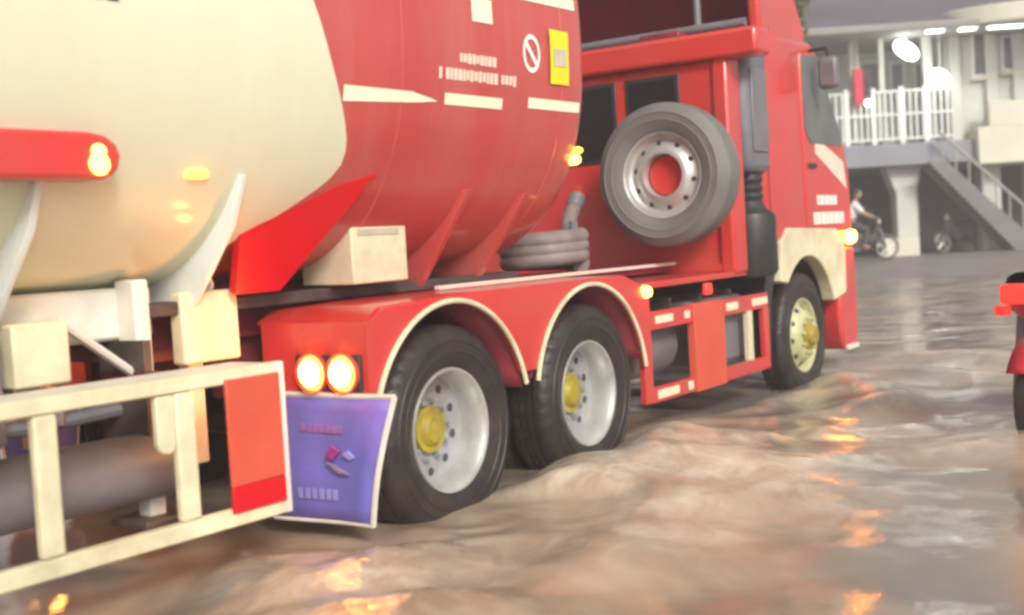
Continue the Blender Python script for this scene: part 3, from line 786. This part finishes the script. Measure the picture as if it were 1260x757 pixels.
    # support fins under the tank
    def fin(u, m_, yo=1.115, zo=1.735, ym=1.03, zm=1.53, yi=.74, zi=1.19, th=.03):
        g = []
        for t in range(9):
            z = zo-(zo-1.30)*t/8
            g.append((s*(A_*max(1-abs((z-CZ)/B_)**EX, 0)**(1/EX)-.03), z))
        poly = [(s*yo, zo), (s*ym, zm), (s*yi, zi), (0, zi), (0, 1.30)] + g[::-1]
        return MB().prism(poly, u, u+th, axis='x').build('support_fin', m_, tl, bevel=.004)
    fin(-1.69, 'fin_white'); fin(-2.62, 'fin_white'); fin(-4.4, 'fin_white'); fin(-5.9, 'fin_white'); fin(-7.2, 'fin_white')
    fin(-.16, 'tank_red', 1.09, 1.68, .93, 1.46, .72, 1.19, .05); fin(.36, 'tank_red', 1.08, 1.66, .92, 1.45, .70, 1.19, .05)
    # red gusset web between fin and fifth-wheel box
    gp = [surf(-.86, 1.745, .0, s), surf(-1.10, 1.685, .0, s), surf(-1.45, 1.53, 0, s), surf(-1.52, 1.49, 0, s), (-1.50, s*.80, 1.235), (-1.24, s*.80, 1.235)]
    g = MB(); nrm = Vector((0, -s*.03, .012)); o = 0; nn = len(gp)
    g.v = [tuple(Vector(p)+Vector((0, s*.012, 0))) for p in gp]+[tuple(Vector(p)+nrm) for p in gp]
    g.f = [tuple(range(nn)), tuple(range(2*nn-1, nn-1, -1))]+[(i, i+nn, (i+1) % nn+nn, (i+1) % nn) for i in range(nn)]
    g.build('gusset', 'red_lit_gusset', tl)
    # valve box with label plate
    vb = MB().box(-.84, -.44, s*.55, s*.90, 1.235, 1.525).build('valve_box', 'cream_paint', tl, bevel=.01)
    MB().box(-.80, -.50, s*.90, s*.905, 1.47, 1.50).build('label_plate', 'decal_grey', vb)
    # chassis beam, landing leg, brackets
    MB().box(-9.3, -1.80, s*.44, s*.62, 1.08, 1.30).build('chassis_beam', 'white_paint', tl, bevel=.02); MB().box(-1.80, .65, s*.42, s*.52, 1.02, 1.215).build('chassis_beam', 'chassis_lamplit_red', tl, bevel=.01)
    MB().box(-1.9, .75, s*.53, s*.72, 1.165, 1.225).build('coupler_beam', 'dark_steel', tl, bevel=.01)
    lg = MB().box(-1.98, -1.905, s*.61, s*.74, .55, 1.33).build('landing_leg', 'white_paint', tl, bevel=.01)
    MB().box(-1.975, -1.895, s*.66, s*.74, .34, .56).build('inner_leg', 'white_paint', lg, bevel=.006)
    MB().box(-2.06, -1.81, s*.58, s*.82, .31, .345).build('foot', 'dark_steel', lg, bevel=.01)
    MB().tube([(-2.32, s*.68, 1.20), (-1.95, s*.70, .92)], .032, 8, flat=.6).build('brace', 'white_paint', lg)
    MB().tube([(-1.72, s*.66, .62), (-1.60, s*.62, 1.05)], .03, 8).build('brace', 'white_paint', lg)
    MB().box(-1.745, -1.43, s*.66, s*.74, .95, 1.26).build('bracket_plate', 'cream_paint', tl, bevel=.01)
    MB().lathe([(.022, -.02), (.040, -.018), (.044, 0), (.040, .02), (.022, .02), (.018, 0), (.022, -.02)], 18, axis='y', cen=(-1.58, s*.70, 1.285)).build('shackle', 'white_paint', tl)
    MB().box(-1.67, -1.58, s*.60, s*.66, .50, 1.1).build('bracket_post', 'cream_paint', tl, bevel=.01)
    MB().box(-2.56, -2.32, s*.60, s*.78, .95, 1.195).build('junction_box', 'cream_paint', tl, bevel=.012)
    MB().box(-3.0, -2.62, s*.55, s*.80, .75, 1.2).build('tool_box', 'grey_steel', tl, bevel=.015)
    MB().lathe([(.0001, -3.1), (.10, -3.09), (.135, -3.05), (.14, -3.0), (.14, -1.9), (.135, -1.85), (.10, -1.81), (.0001, -1.80)], 28, axis='x', cen=(0, s*.74, .56)).build('air_reservoir', 'grey_steel', tl)
    for ux in (-2.7, -2.0): MB().box(ux, ux+.04, s*.5, s*.8, .55, 1.08).build('reservoir_strap', 'dark_steel', tl)
    MB().tube([(-3.2, s*.6, .80), (-2.4, s*.62, .78), (-1.75, s*.6, .80)], .03, 8).tube([(-2.34, s*.66, .78), (-2.34, s*.66, .90)], .045, 10).build('discharge_pipe', 'grey_steel', tl)
    for u in (-6.9, -8.2, -9.5):
        wheel(tl, (u, s*1.24, ZC), 0 if s < 0 else PI, 'rear', True, .4)
MB().box(-1.7, -.9, -.42, .42, .95, 1.02).build('cross_member', 'chassis_lamplit_red', tl)
for u in (-6.9, -8.2, -9.5): MB().tube([(u, -1.0, ZC), (u, 1.0, ZC)], .07).build('axle', 'dark_steel', tl)
MB().box(-2.5, .6, -.40, .40, 1.10, 1.28).build('centre_beam', 'chassis_lamplit_red', tl)

# ------------------------------------------------------------------ station building behind (local: x along facade, y away, z up)
DB = 31.0
bc = pix(1150, 378, DB)
BZ = math.atan2(-rt.y, -rt.x)+PI + R(-2.0)
ex = Vector((math.cos(BZ), math.sin(BZ), 0)); ey = Vector((-ex.y, ex.x, 0))
bo = Vector((bc.x, bc.y, 0))
def bp2(px, py, dep=0.0):
    """pixel -> (a, z) on the facade plane, dep metres behind it"""
    d = fwd + rt2*((px-630)/FPX) - up2*((py-378.5)/FPX)
    t = ((bo+ey*dep-CAM).dot(ey))/d.dot(ey)
    p = CAM+d*t
    return (p-bo).dot(ex), p.z
FZ = .50
fore = MB()
fore.prism([(-4.2, -.1), (-4.0, .06), (-2.0, FZ-.1), (-.8, FZ), (14, FZ), (14, -.1)], -16, 24, axis='x')
fo = fore.build('forecourt', 'pave', smooth=False); fo.location = bo; fo.rotation_euler = (0, 0, BZ); fo['kind'] = 'structure'
bd = root('station_building', tuple(bo), BZ, 'pale two-storey station building with lit white balcony above the flooded street', 'building')
bd.location.z = 0
def Bx(name, m, x0, x1, y0, y1, z0, z1, bevel=.02, parent=None): return MB().box(x0, x1, y0, y1, z0, z1).build(name, m, parent or bd, bevel=bevel)
xs_, zs_ = bp2(1200, 172); ZT = bp2(1120, 176)[1]; ZB = bp2(1120, 203)[1]
XL, XR = -7.0, 12.0
xe = bp2(1200, 180)[0]
Bx('floor_slab', 'slab_grey', XL, xe, 0, 8, ZB, ZT)
Bx('floor_slab', 'plaster_cream', xe, XR, -.25, 8, ZB-.10, ZT+.28)
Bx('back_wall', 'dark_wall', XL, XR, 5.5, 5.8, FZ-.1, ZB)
Bx('upper_wall', 'plaster', XL, XR, 2.6, 2.9, ZT, ZT+3.2)
xl = bp2(1053, 150)[0]
zroof = bp2(1150, 40)[1]
# roof: sloping fascia and canopy
rf = MB().prism([(-1.0, zroof-.05), (-1.05, zroof+.12), (2.0, zroof+.65), (8, zroof+.7), (8, zroof-.05)], XL, XR, axis='x').build('roof', 'roof_grey', bd, bevel=.03)
MB().prism([(-.85, zroof+.14), (-.6, zroof+.22), (6, zroof+3.4), (6, zroof+.71), (2.0, zroof+.66)], XL-.2, XR+.2, axis='x').build('sky_cover_slope', 'sky_cover_dark', rf, bevel=.02)  # dark slope added to cover the bright sky above the fascia
cx0 = bp2(1165, 40)[0]
cpts = []
for i in range(17):
    a = PI*(i/16); cpts.append((cx0+2.6-2.8*math.cos(a)*1.0, -1.6*math.sin(a)))
MB().prism(cpts, zroof-.02, zroof+.42, axis='z').build('canopy', 'plaster_cream', rf, bevel=.04)
# columns
def colx(px, w, m='plaster', y0=.15, z0=None, z1=None):
    a = bp2(px, 120)[0]
    return Bx('column', m, a-w/2, a+w/2, y0, y0+w, ZT if z0 is None else z0, zroof if z1 is None else z1)
for px, w in ((1052, .16), (1146, .22), (1088, .14)): colx(px, w)
# right tower block with windows
a0 = bp2(1172, 100)[0]
tw_ = Bx('tower_wall', 'plaster', a0, a0+5.2, .6, 2.58, ZT+.002, zroof-.06)
for (x0, y0, x1, y1) in ((1199, 42, 1217, 92), (1235, 45, 1255, 85), (1275, 45, 1292, 85)):
    p0 = bp2(x0, y1, .6); p1 = bp2(x1, y0, .6)
    f_ = Bx('window', 'rail_white', p0[0]-.06, p1[0]+.06, .55, .60, p0[1]-.06, p1[1]+.06, .01)
    Bx('pane', 'window_dark', p0[0], p1[0], .54, .549, p0[1], p1[1], 0, f_)
    Bx('sill', 'plaster_cream', p0[0]-.12, p1[0]+.12, .42, .60, p0[1]-.16, p0[1]-.08, .01, f_)
for px in (1182, 1228, 1262):
    a = bp2(px, 80)[0]; Bx('pilaster', 'plaster', a-.14, a+.14, .44, .60, ZT, zroof-.06, .015)
# doors and window in the upper wall
for px0, px1 in ((1060, 1080), (1098, 1110), (1128, 1140)):
    p0 = bp2(px0, 150, 2.6); p1 = bp2(px1, 75, 2.6)
    f_ = Bx('door', 'rail_white', p0[0]-.05, p1[0]+.05, 2.55, 2.6, ZT, p1[1], .01); Bx('door_leaf', 'slab_grey', p0[0]+.03, p1[0]-.03, 2.535, 2.549, ZT+.05, p1[1]-.08, 0, f_)
# balcony railing with balusters
rz1 = ZT+1.35
rl = Bx('railing', 'rail_white', XL, a0, .02, .08, rz1-.05, rz1, .01)
Bx('bottom_rail', 'rail_white', XL, a0, .03, .07, ZT+.10, ZT+.15, .006, rl)
Bx('middle_rail', 'rail_white', XL, a0, .03, .07, ZT+.72, ZT+.77, .006, rl)
k = 0; x = XL+.1
bal = MB().box(-.022, .022, .035, .065, ZT+.15, rz1-.05).mesh('baluster', 'rail_white')
while x < a0-.05:
    link_mesh('baluster', bal, rl, (x, 0, 0)); x += .155
for px in (1042, 1075, 1110, 1140):
    a = bp2(px, 140)[0]; Bx('newel', 'rail_white', a-.06, a+.06, 0, .10, ZT, rz1+.08, .01, rl)
# low parapet band on the cream terrace at the right
Bx('parapet', 'plaster_cream', xe+.3, XR, -.22, -.05, ZT+.28, ZT+.9)
# ground-floor pillars
for px, w in ((1124, .55), (1230, .5), (1290, .5), (1022, .5)):
    a = bp2(px, 260)[0]
    pr = Bx('pillar', 'plaster', a-w/2, a+w/2, .5, .5+w, FZ-.05, ZB, .03)
    if px == 1124:
        Bx('plinth', 'plaster_cream', a-.72, a+.16, .1, .48, FZ-.03, FZ+.46, .03, pr)
        MB().prism([(a-w/2-.25, ZB-.002), (a+w/2+.1, ZB-.002), (a+w/2+.02, ZB-.5), (a-w/2-.02, ZB-.65)], .48, .5+w+.02).build('capital', 'plaster', pr, bevel=.02)
# stair: stringer, treads, rail
p0 = bp2(1142, 205, -.4); p1 = bp2(1275, 318, -.4)
st = MB().prism([(p0[0], p0[1]+.1), (p0[0]+.45, p0[1]+.1), (p1[0]+.45, p1[1]), (p1[0]-.3, p1[1])], -.45, -.35).build('stair', 'stair_dark', bd, bevel=.01)
MB().prism([(p0[0], p0[1]+.1), (p0[0]+.45, p0[1]+.1), (p1[0]+.45, p1[1]), (p1[0]-.3, p1[1])], .35, .45).build('stringer', 'stair_dark', st, bevel=.01)
N = 14
for i in range(N):
    t = (i+.5)/N; xx = p0[0]+.25+(p1[0]-p0[0])*t; zz = p0[1]+.12+(p1[1]-p0[1])*t
    Bx('tread', 'pave', xx-.17, xx+.17, -.35, .35, zz-.03, zz+.03, .005, st)
MB().tube([(p0[0]+.3, -.40, p0[1]+.85), (p1[0]+.3, -.40, p1[1]+.80)], .04, 8).build('handrail', 'roof_grey', st)
for i in range(8):
    t = (i+.2)/8; xx = p0[0]+.3+(p1[0]-p0[0])*t; zz = p0[1]+(p1[1]-p0[1])*t
    MB().tube([(xx, -.40, zz), (xx, -.40, zz+.85)], .025, 6).build('baluster', 'roof_grey', st)
# low wall piece seen under the stair, red kerb light
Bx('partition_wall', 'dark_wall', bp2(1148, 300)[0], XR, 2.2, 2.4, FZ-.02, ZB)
# ceiling lamps: bright tilted oval globes hanging under the roof
for i, (px, py, rx, lb) in enumerate(((1115, 62, .34, 'glowing oval lamp hanging at the roof edge, higher of the balcony pair'), (1157, 96, .27, 'glowing oval lamp beside the white balcony column, lower of the balcony pair'))):
    a, z = bp2(px, py, -.2)
    w0 = bo+ex*a+ey*(-.2)
    lr = root('hanging_lamp', (w0.x, w0.y, z), BZ, lb, 'lamp')
    g = MB().lathe([(.0001, -rx), (.10, -rx*.9), (.17, -rx*.5), (.19, 0), (.17, rx*.5), (.10, rx*.9), (.0001, rx)], 24, axis='x')
    g.build('globe', 'lamp_tube', lr, rot=(0, R(38), 0))
    MB().tube([(0, 0, .12), (0, 0, zroof-z)], .015, 6).build('rod', 'rail_white', lr)
for px, py, sz in ((1237, 27, .42), (1190, 33, .2), (1150, 37, .2)):
    a, z = bp2(px, py, -.7)
    w0 = bo+ex*a+ey*(-.72)
    lr = root('soffit_lamp', (w0.x, w0.y, zroof-.02), BZ, {1237: 'wide glowing light panel under the curved canopy', 1190: 'small glowing light panel under the canopy, beside the wide one', 1150: 'small glowing light panel at the canopy end over the balcony'}[px], 'lamp')
    MB().box(-sz-.03, sz+.03, -.15, .15, -.05, .0).build('housing', 'rail_white', lr, bevel=.01)
    MB().box(-sz, sz, -.12, .12, -.075, -.0505).build('diffuser', 'lamp_soffit', lr, bevel=.01)
# red hanging sign on the balcony
p0 = bp2(1051, 130, -.1); p1 = bp2(1074, 84, -.1)
w0 = bo+ex*((p0[0]+p1[0])/2)+ey*(-.1)
sg = root('hanging_sign', (w0.x, w0.y, (p0[1]+p1[1])/2), BZ, 'red vertical signboard hanging in front of the white balcony railing', 'sign')
hw, hh = (p1[0]-p0[0])/2, (p1[1]-p0[1])/2
MB().box(-hw, -hw*.05, -.06, .06, -hh, hh).build('board', 'sign_red', sg, bevel=.02)
MB().box(-hw*.04, hw*.7, -.05, .05, -hh*.7, hh).build('board', 'dark_wall', sg, bevel=.02)
MB().lathe([(.0001, -.09), (.07, -.05), (.08, 0), (.06, .06), (.0001, .08)], 14, axis='z', cen=(hw*.35, -.02, -hh*.9)).build('lamp', 'lamp_tube', sg)
MB().tube([(-hw*.5, 0, hh), (-hw*.5, 0, zroof-(p0[1]+p1[1])/2)], .02, 6).build('rod', 'rail_white', sg)

# ------------------------------------------------------------------ tree behind the cab
def tree(name, base, H, rad, label, seed, nleaf=9000):
    rr = np.random.RandomState(seed); rd = random.Random(seed)
    t = root(name, base, 0, label, 'tree', None)
    b = MB(); top = Vector((.2, .1, H*.55)); b.tube([(0, 0, -.2), (.05, 0, H*.2), (.12, .05, H*.4), top], [.22, .18, .15, .11], 10)
    tips = []
    for i in range(13):
        a = i*2.4; l = rad*rd.uniform(.5, .95); s = Vector((.1, .05, H*rd.uniform(.42, .55)))
        e = s+Vector((math.cos(a)*l, math.sin(a)*l, H*rd.uniform(.12, .42)))
        mid = (s+e)/2+Vector((0, 0, -.15)); b.tube([s, mid, e], [.07, .05, .02], 6); tips += [e, (mid+e)/2]
    b.build('trunk', 'bark', t)
    g = MB()
    for c in tips:
        k = nleaf//len(tips); rc = rad*rd.uniform(.28, .45)
        pp = rr.normal(size=(k, 3)); pp = pp/np.linalg.norm(pp, axis=1)[:, None]*(rr.rand(k, 1)**.45)*rc*np.array([1, 1, .75])
        for q in pp:
            p = c+Vector(q); d1 = Vector(rr.normal(size=3)).normalized()*.085; d2 = d1.cross(Vector(rr.normal(size=3))).normalized()*.045
            o = len(g.v); g.v += [tuple(p-d1), tuple(p+d2), tuple(p+d1), tuple(p-d2)]; g.f.append((o, o+1, o+2, o+3))
    g.build('crown', 'leaf', t, smooth=False)
    return t
tp = pix(962, 0, 26.5); tree('street_tree', (tp.x, tp.y, 0), 10.2, 1.15, 'olive-green leafy tree rising behind the truck cab roof', 3)
tp = pix(900, 0, 42); tree('street_tree', (tp.x, tp.y, .0), 9.5, 3.0, 'broad leafy tree hidden behind the red cab and tank', 4)

# ------------------------------------------------------------------ motorbikes
def motorbike(loc, rz, label, body, accent, rimm, lampm):
    r = root('motorbike', loc, rz, label, 'motorbike')
    def wh(x):
        rim = MB().lathe([(.225, -.05), (.24, -.045), (.235, -.02), (.215, 0), (.235, .02), (.24, .045), (.225, .05)], 30)
        rim.lathe([(.0001, -.05), (.05, -.045), (.055, 0), (.05, .045), (.0001, .05)], 16)
        for k in range(5):
            a = 2*PI*k/5+.3
            rim.tube([(.04*math.cos(a), 0, .04*math.sin(a)), (.22*math.cos(a), 0, .22*math.sin(a))], [.028, .02], 6)
        w = rim.build('wheel', rimm, r, loc=(x, 0, .29))
        MB().lathe([(.225, -.045), (.255, -.055), (.282, -.04), (.292, 0), (.282, .04), (.255, .055), (.225, .045)], 40).build('tyre', 'rubber', w)
    wh(-.62); wh(.62)
    fb = MB()
    secs = [(-.90, .86, .05, .03), (-.80, .82, .10, .07), (-.45, .74, .13, .12), (-.1, .60, .13, .15), (.10, .50, .14, .14), (.28, .52, .16, .16), (.40, .70, .17, .18), (.44, .90, .15, .12), (.38, 1.02, .10, .05)]
    pts = []
    for (x, z, hy, hz) in secs:
        for j in range(14):
            a = 2*PI*j/14; pts.append((x+.02*math.sin(a), hy*math.copysign(abs(math.cos(a))**.7, math.cos(a)), z+hz*math.copysign(abs(math.sin(a))**.7, math.sin(a))))
    fb.quadgrid(pts, len(secs), 14, closev=True); fb.f.append(tuple(range(13, -1, -1))); fb.f.append(tuple(range((len(secs)-1)*14, len(secs)*14)))
    fb.build('body_fairing', body, r)
    pts = []
    for (x, z, hy) in ((-.86, .90, .08), (-.7, .90, .12), (-.4, .86, .13), (-.1, .80, .12), (.05, .76, .08)):
        for j in range(10):
            a = 2*PI*j/10; pts.append((x, hy*math.cos(a), z+.055*math.sin(a)))
    MB().quadgrid(pts, 5, 10, closev=True).build('seat', 'black_plastic', r)
    MB().tube([(.62, -.09, .29), (.46, -.08, .78)], .025, 8).tube([(.62, .09, .29), (.46, .08, .78)], .025, 8).tube([(.46, 0, .72), (.36, 0, 1.02)], .03, 8).build('fork', 'grey_steel', r)
    MB().tube([(.25, -.34, 1.04), (.33, -.2, 1.04), (.37, 0, 1.0), (.33, .2, 1.04), (.25, .34, 1.04)], .016, 8).build('handlebar', 'black_plastic', r)
    g = MB(); q = arc(.62, .29, .33, 20, 150, 12); g.quadgrid([(a, v, c) for a, c in q for v in (-.06, .06)], 13, 2); o = g.build('front_fender', accent, r); o.modifiers.new('s', 'SOLIDIFY').thickness = .01
    g = MB(); q = arc(-.62, .29, .34, 60, 150, 12); g.quadgrid([(a, v, c) for a, c in q for v in (-.07, .07)], 13, 2); o = g.build('rear_fender', body, r); o.modifiers.new('s', 'SOLIDIFY').thickness = .01
    MB().box(-.30, .15, -.13, .13, .22, .48).tube([(-.1, .0, .32), (-.62, .12, .29)], .035, 8).build('engine', 'dark_steel', r, bevel=.03)
    MB().tube([(.0, -.14, .24), (-.35, -.16, .26), (-.45, -.17, .28), (-.95, -.18, .40)], [.02, .02, .05, .055], 10).build('exhaust', 'grey_steel', r)
    MB().tube([(-.55, .13, .72), (-.62, .14, .3)], .028, 8).tube([(-.55, -.13, .72), (-.62, -.14, .3)], .028, 8).build('shock_absorber', 'grey_steel', r)
    MB().box(-.955, -.885, -.075, .075, .80, .90).build('tail_lamp', lampm, r, bevel=.02)
    MB().lathe([(.0001, .50), (.06, .49), (.075, .44), (.07, .40)], 16, axis='x', cen=(0, 0, .93)).build('headlamp', 'decal_white', r)
    for s in (-1, 1):
        mm = MB().tube([(.30, s*.24, 1.05), (.30, s*.30, 1.20)], .010, 6).build('mirror', 'black_plastic', r)
        MB().lathe([(.0001, -.015), (.055, -.01), (.06, .005), (.0001, .01)], 14, axis='x', cen=(.29, s*.32, 1.24)).build('mirror_glass', 'glass', mm)
        MB().box(-.90, -.85, s*.09-.035, s*.09+.035, .74, .79).build('rear_indicator', 'lamp_red' if lampm == 'lamp_red' else 'decal_red', r, bevel=.01)
    return r
a, z = bp2(1064, 316, -1.0)
w0 = bo+ex*(a-.1)+ey*(-1.0)
HB = BZ+R(172)
motorbike((w0.x-math.cos(HB)*(-.62)*0, w0.y, FZ-.02), HB+PI, 'dark motorbike with white spoked wheels on the forecourt, ridden by a person', 'bike_dark', 'bike_green', 'decal_white', 'decal_red')
bike_o = Vector((w0.x, w0.y, FZ-.02)); bh = HB+PI
# rider
def person(loc, rz, label):
    r = root('person', loc, rz, label, 'person')
    J = {'pelvis': (-.25, 0, .92), 'chest': (-.12, 0, 1.28), 'neck': (-.07, 0, 1.45), 'chin': (-.04, 0, 1.52),
         'lsh': (-.10, .19, 1.38), 'lel': (.08, .27, 1.16), 'lwr': (.27, .29, 1.07), 'rsh': (-.10, -.19, 1.38), 'rel': (.08, -.27, 1.16), 'rwr': (.27, -.29, 1.07),
         'lhip': (-.22, .10, .90), 'lkn': (.18, .19, .76), 'lan': (.06, .18, .36), 'lto': (.22, .19, .30), 'rhip': (-.22, -.10, .90), 'rkn': (.18, -.19, .76), 'ran': (.06, -.18, .36), 'rto': (.22, -.19, .30)}
    def limb(names, rs, name, m):
        ps = [Vector(J[q]) if isinstance(q, str) else Vector(q) for q in names]
        # resample for smooth joints
        P_, Rr = [], []
        for i in range(len(ps)-1):
            for k in range(5):
                t = k/5; P_.append(ps[i].lerp(ps[i+1], t)); Rr.append(rs[i]*(1-t)+rs[i+1]*t)
        P_.append(ps[-1]); Rr.append(rs[-1])
        return P_, Rr
    names = list(J); idx = {q: i for i, q in enumerate(names)}
    edges = [('pelvis', 'chest'), ('chest', 'neck'), ('neck', 'chin'), ('chest', 'lsh'), ('lsh', 'lel'), ('lel', 'lwr'), ('chest', 'rsh'), ('rsh', 'rel'), ('rel', 'rwr'), ('pelvis', 'lhip'), ('lhip', 'lkn'), ('lkn', 'lan'), ('lan', 'lto'), ('pelvis', 'rhip'), ('rhip', 'rkn'), ('rkn', 'ran'), ('ran', 'rto')]
    rad = dict(pelvis=.15, chest=.155, neck=.062, chin=.058, lsh=.075, lel=.05, lwr=.035, rsh=.075, rel=.05, rwr=.035, lhip=.10, lkn=.068, lan=.045, lto=.042, rhip=.10, rkn=.068, ran=.045, rto=.042)
    def skinned(nm, keep, mt_, grow=0.0, rootj='pelvis'):
        ks = [q for q in names if q in keep]; ii = {q: i for i, q in enumerate(ks)}
        me = bpy.data.meshes.new(nm); me.from_pydata([J[q] for q in ks], [(ii[a], ii[b_]) for a, b_ in edges if a in ii and b_ in ii], [])
        o = bpy.data.objects.new(nm, me); col.objects.link(o); o.parent = r
        md = o.modifiers.new('skin', 'SKIN'); md.use_smooth_shade = True
        for q in ks:
            sv = me.skin_vertices[0].data[ii[q]]; sv.radius = (rad[q]+grow, rad[q]+grow); sv.use_root = (q == rootj)
        sb = o.modifiers.new('sub', 'SUBSURF'); sb.levels = 2; sb.render_levels = 2
        me.materials.append(MATS[mt_]); return o
    body = skinned('body', set(names), 'skin')
    skinned('shirt', {'pelvis', 'chest', 'lsh', 'lel', 'rsh', 'rel'}, 'cloth_white', .018)
    skinned('trousers', {'pelvis', 'lhip', 'lkn', 'lan', 'rhip', 'rkn', 'ran'}, 'cloth_dark', .014)
    # head with face: lathe-like ellipsoid, nose and ears in one mesh
    g = MB(); N1, N2 = 14, 18; pts = []
    for i in range(N1):
        f = PI*i/(N1-1)
        for j in range(N2):
            a = 2*PI*j/N2
            x, y, z = math.sin(f)*math.cos(a), math.sin(f)*math.sin(a), math.cos(f)
            w = .095 if z > -.2 else .095-.03*(-z-.2)
            px_ = x*w*1.05; 
            if x > .93 and -.35 < z < .2: px_ += .022
            pts.append((px_-.02, y*w*.84, z*.125+1.635))
    g.quadgrid(pts, N1, N2, closev=True)
    for s in (-1, 1): g.lathe([(.0001, s*.078), (.026, s*.080), (.022, s*.094), (.0001, s*.09)], 10, cen=(-.025, 0, 1.63))
    hd = g.build('head', 'skin', r)
    g = MB(); pts = []
    for i in range(9):
        f = PI*.56*i/8
        for j in range(N2):
            a = 2*PI*j/N2; x, y, z = math.sin(f)*math.cos(a), math.sin(f)*math.sin(a), math.cos(f)
            cut = 1 if x < .35 else .8
            pts.append((x*.108*cut-.028, y*.093, z*.137+1.64))
    g.quadgrid(pts, 9, N2, closev=True).build('hair', 'hair', hd)
    for s in (-1, 1):
        MB().lathe([(.0001, .0), (.010, .004), (.0001, .01)], 8, axis='x', cen=(.073, s*.034, 1.645)).build('eye', 'decal_dark', hd)
    MB().box(.068, .074, -.025, .025, 1.572, 1.580).build('mouth', 'decal_red', hd)
    for s in (-1, 1):     # hands closed on the grips
        g = MB(); g.tube([(.245, s*.29, 1.075), (.29, s*.30, 1.06), (.315, s*.30, 1.05)], [.036, .042, .03], 8)
        for k in range(4):
            yy = s*(.275+k*.02); g.tube([(.30, yy, 1.065), (.335, yy, 1.05), (.335, yy, 1.02), (.31, yy, 1.012)], [.011, .0105, .010, .008], 6)
        g.tube([(.27, s*.265, 1.05), (.29, s*.25, 1.03), (.315, s*.252, 1.02)], [.013, .011, .009], 6)
        g.build('hand', 'skin', r)
        g = MB(); g.tube([(.02, s*.18, .32), (.12, s*.185, .30), (.27, s*.19, .285)], [.05, .048, .03], 10); g.build('shoe', 'cloth_dark', r)
    return r
person(tuple(bike_o), bh, 'person in white shirt and dark trousers riding the dark motorbike')

# red motorbike at the right of the truck (only its tail reaches into view)
BCX, BCY = 2.72, -2.145
BKX, BKY = BCX+.62*1.12*math.cos(R(-12)), BCY+.62*1.12*math.sin(R(-12))
motorbike((BKX, BKY, 0.0), R(-12), 'red motorbike standing in the brown flood water beside the truck', 'bike_red', 'bike_red', 'silver', 'lamp_red').scale = (1.12, 1.12, 1.12)

a, z = bp2(1205, 314, -.9)
w0 = bo+ex*(a+.2)+ey*(.9)
motorbike((w0.x, w0.y, FZ-.01), BZ+R(200), 'grey motorbike parked under the stair of the station building', 'grey_plastic', 'bike_dark', 'silver', 'lamp_red')
# ------------------------------------------------------------------ print counts as one surface mark
for o_ in list(bpy.data.objects):
    if o_.name.split('.')[0] in ('lettering',): o_['kind'] = 'stuff'

# ------------------------------------------------------------------ damp air
HZ = MB().box(-119, 149, -119, 119, -1.1, 11.5)
hz = bpy.data.materials.new('haze'); hz.use_nodes = True; MATS['haze'] = hz
hn = hz.node_tree; hn.nodes.clear()
ho = hn.nodes.new('ShaderNodeOutputMaterial'); hv = hn.nodes.new('ShaderNodeVolumePrincipled')
hv.inputs['Color'].default_value = (.95, .92, .90, 1); hv.inputs['Density'].default_value = .006
hn.links.new(hv.outputs[0], ho.inputs['Volume'])
haze = HZ.build('haze', 'haze', smooth=False); haze['kind'] = 'stuff'
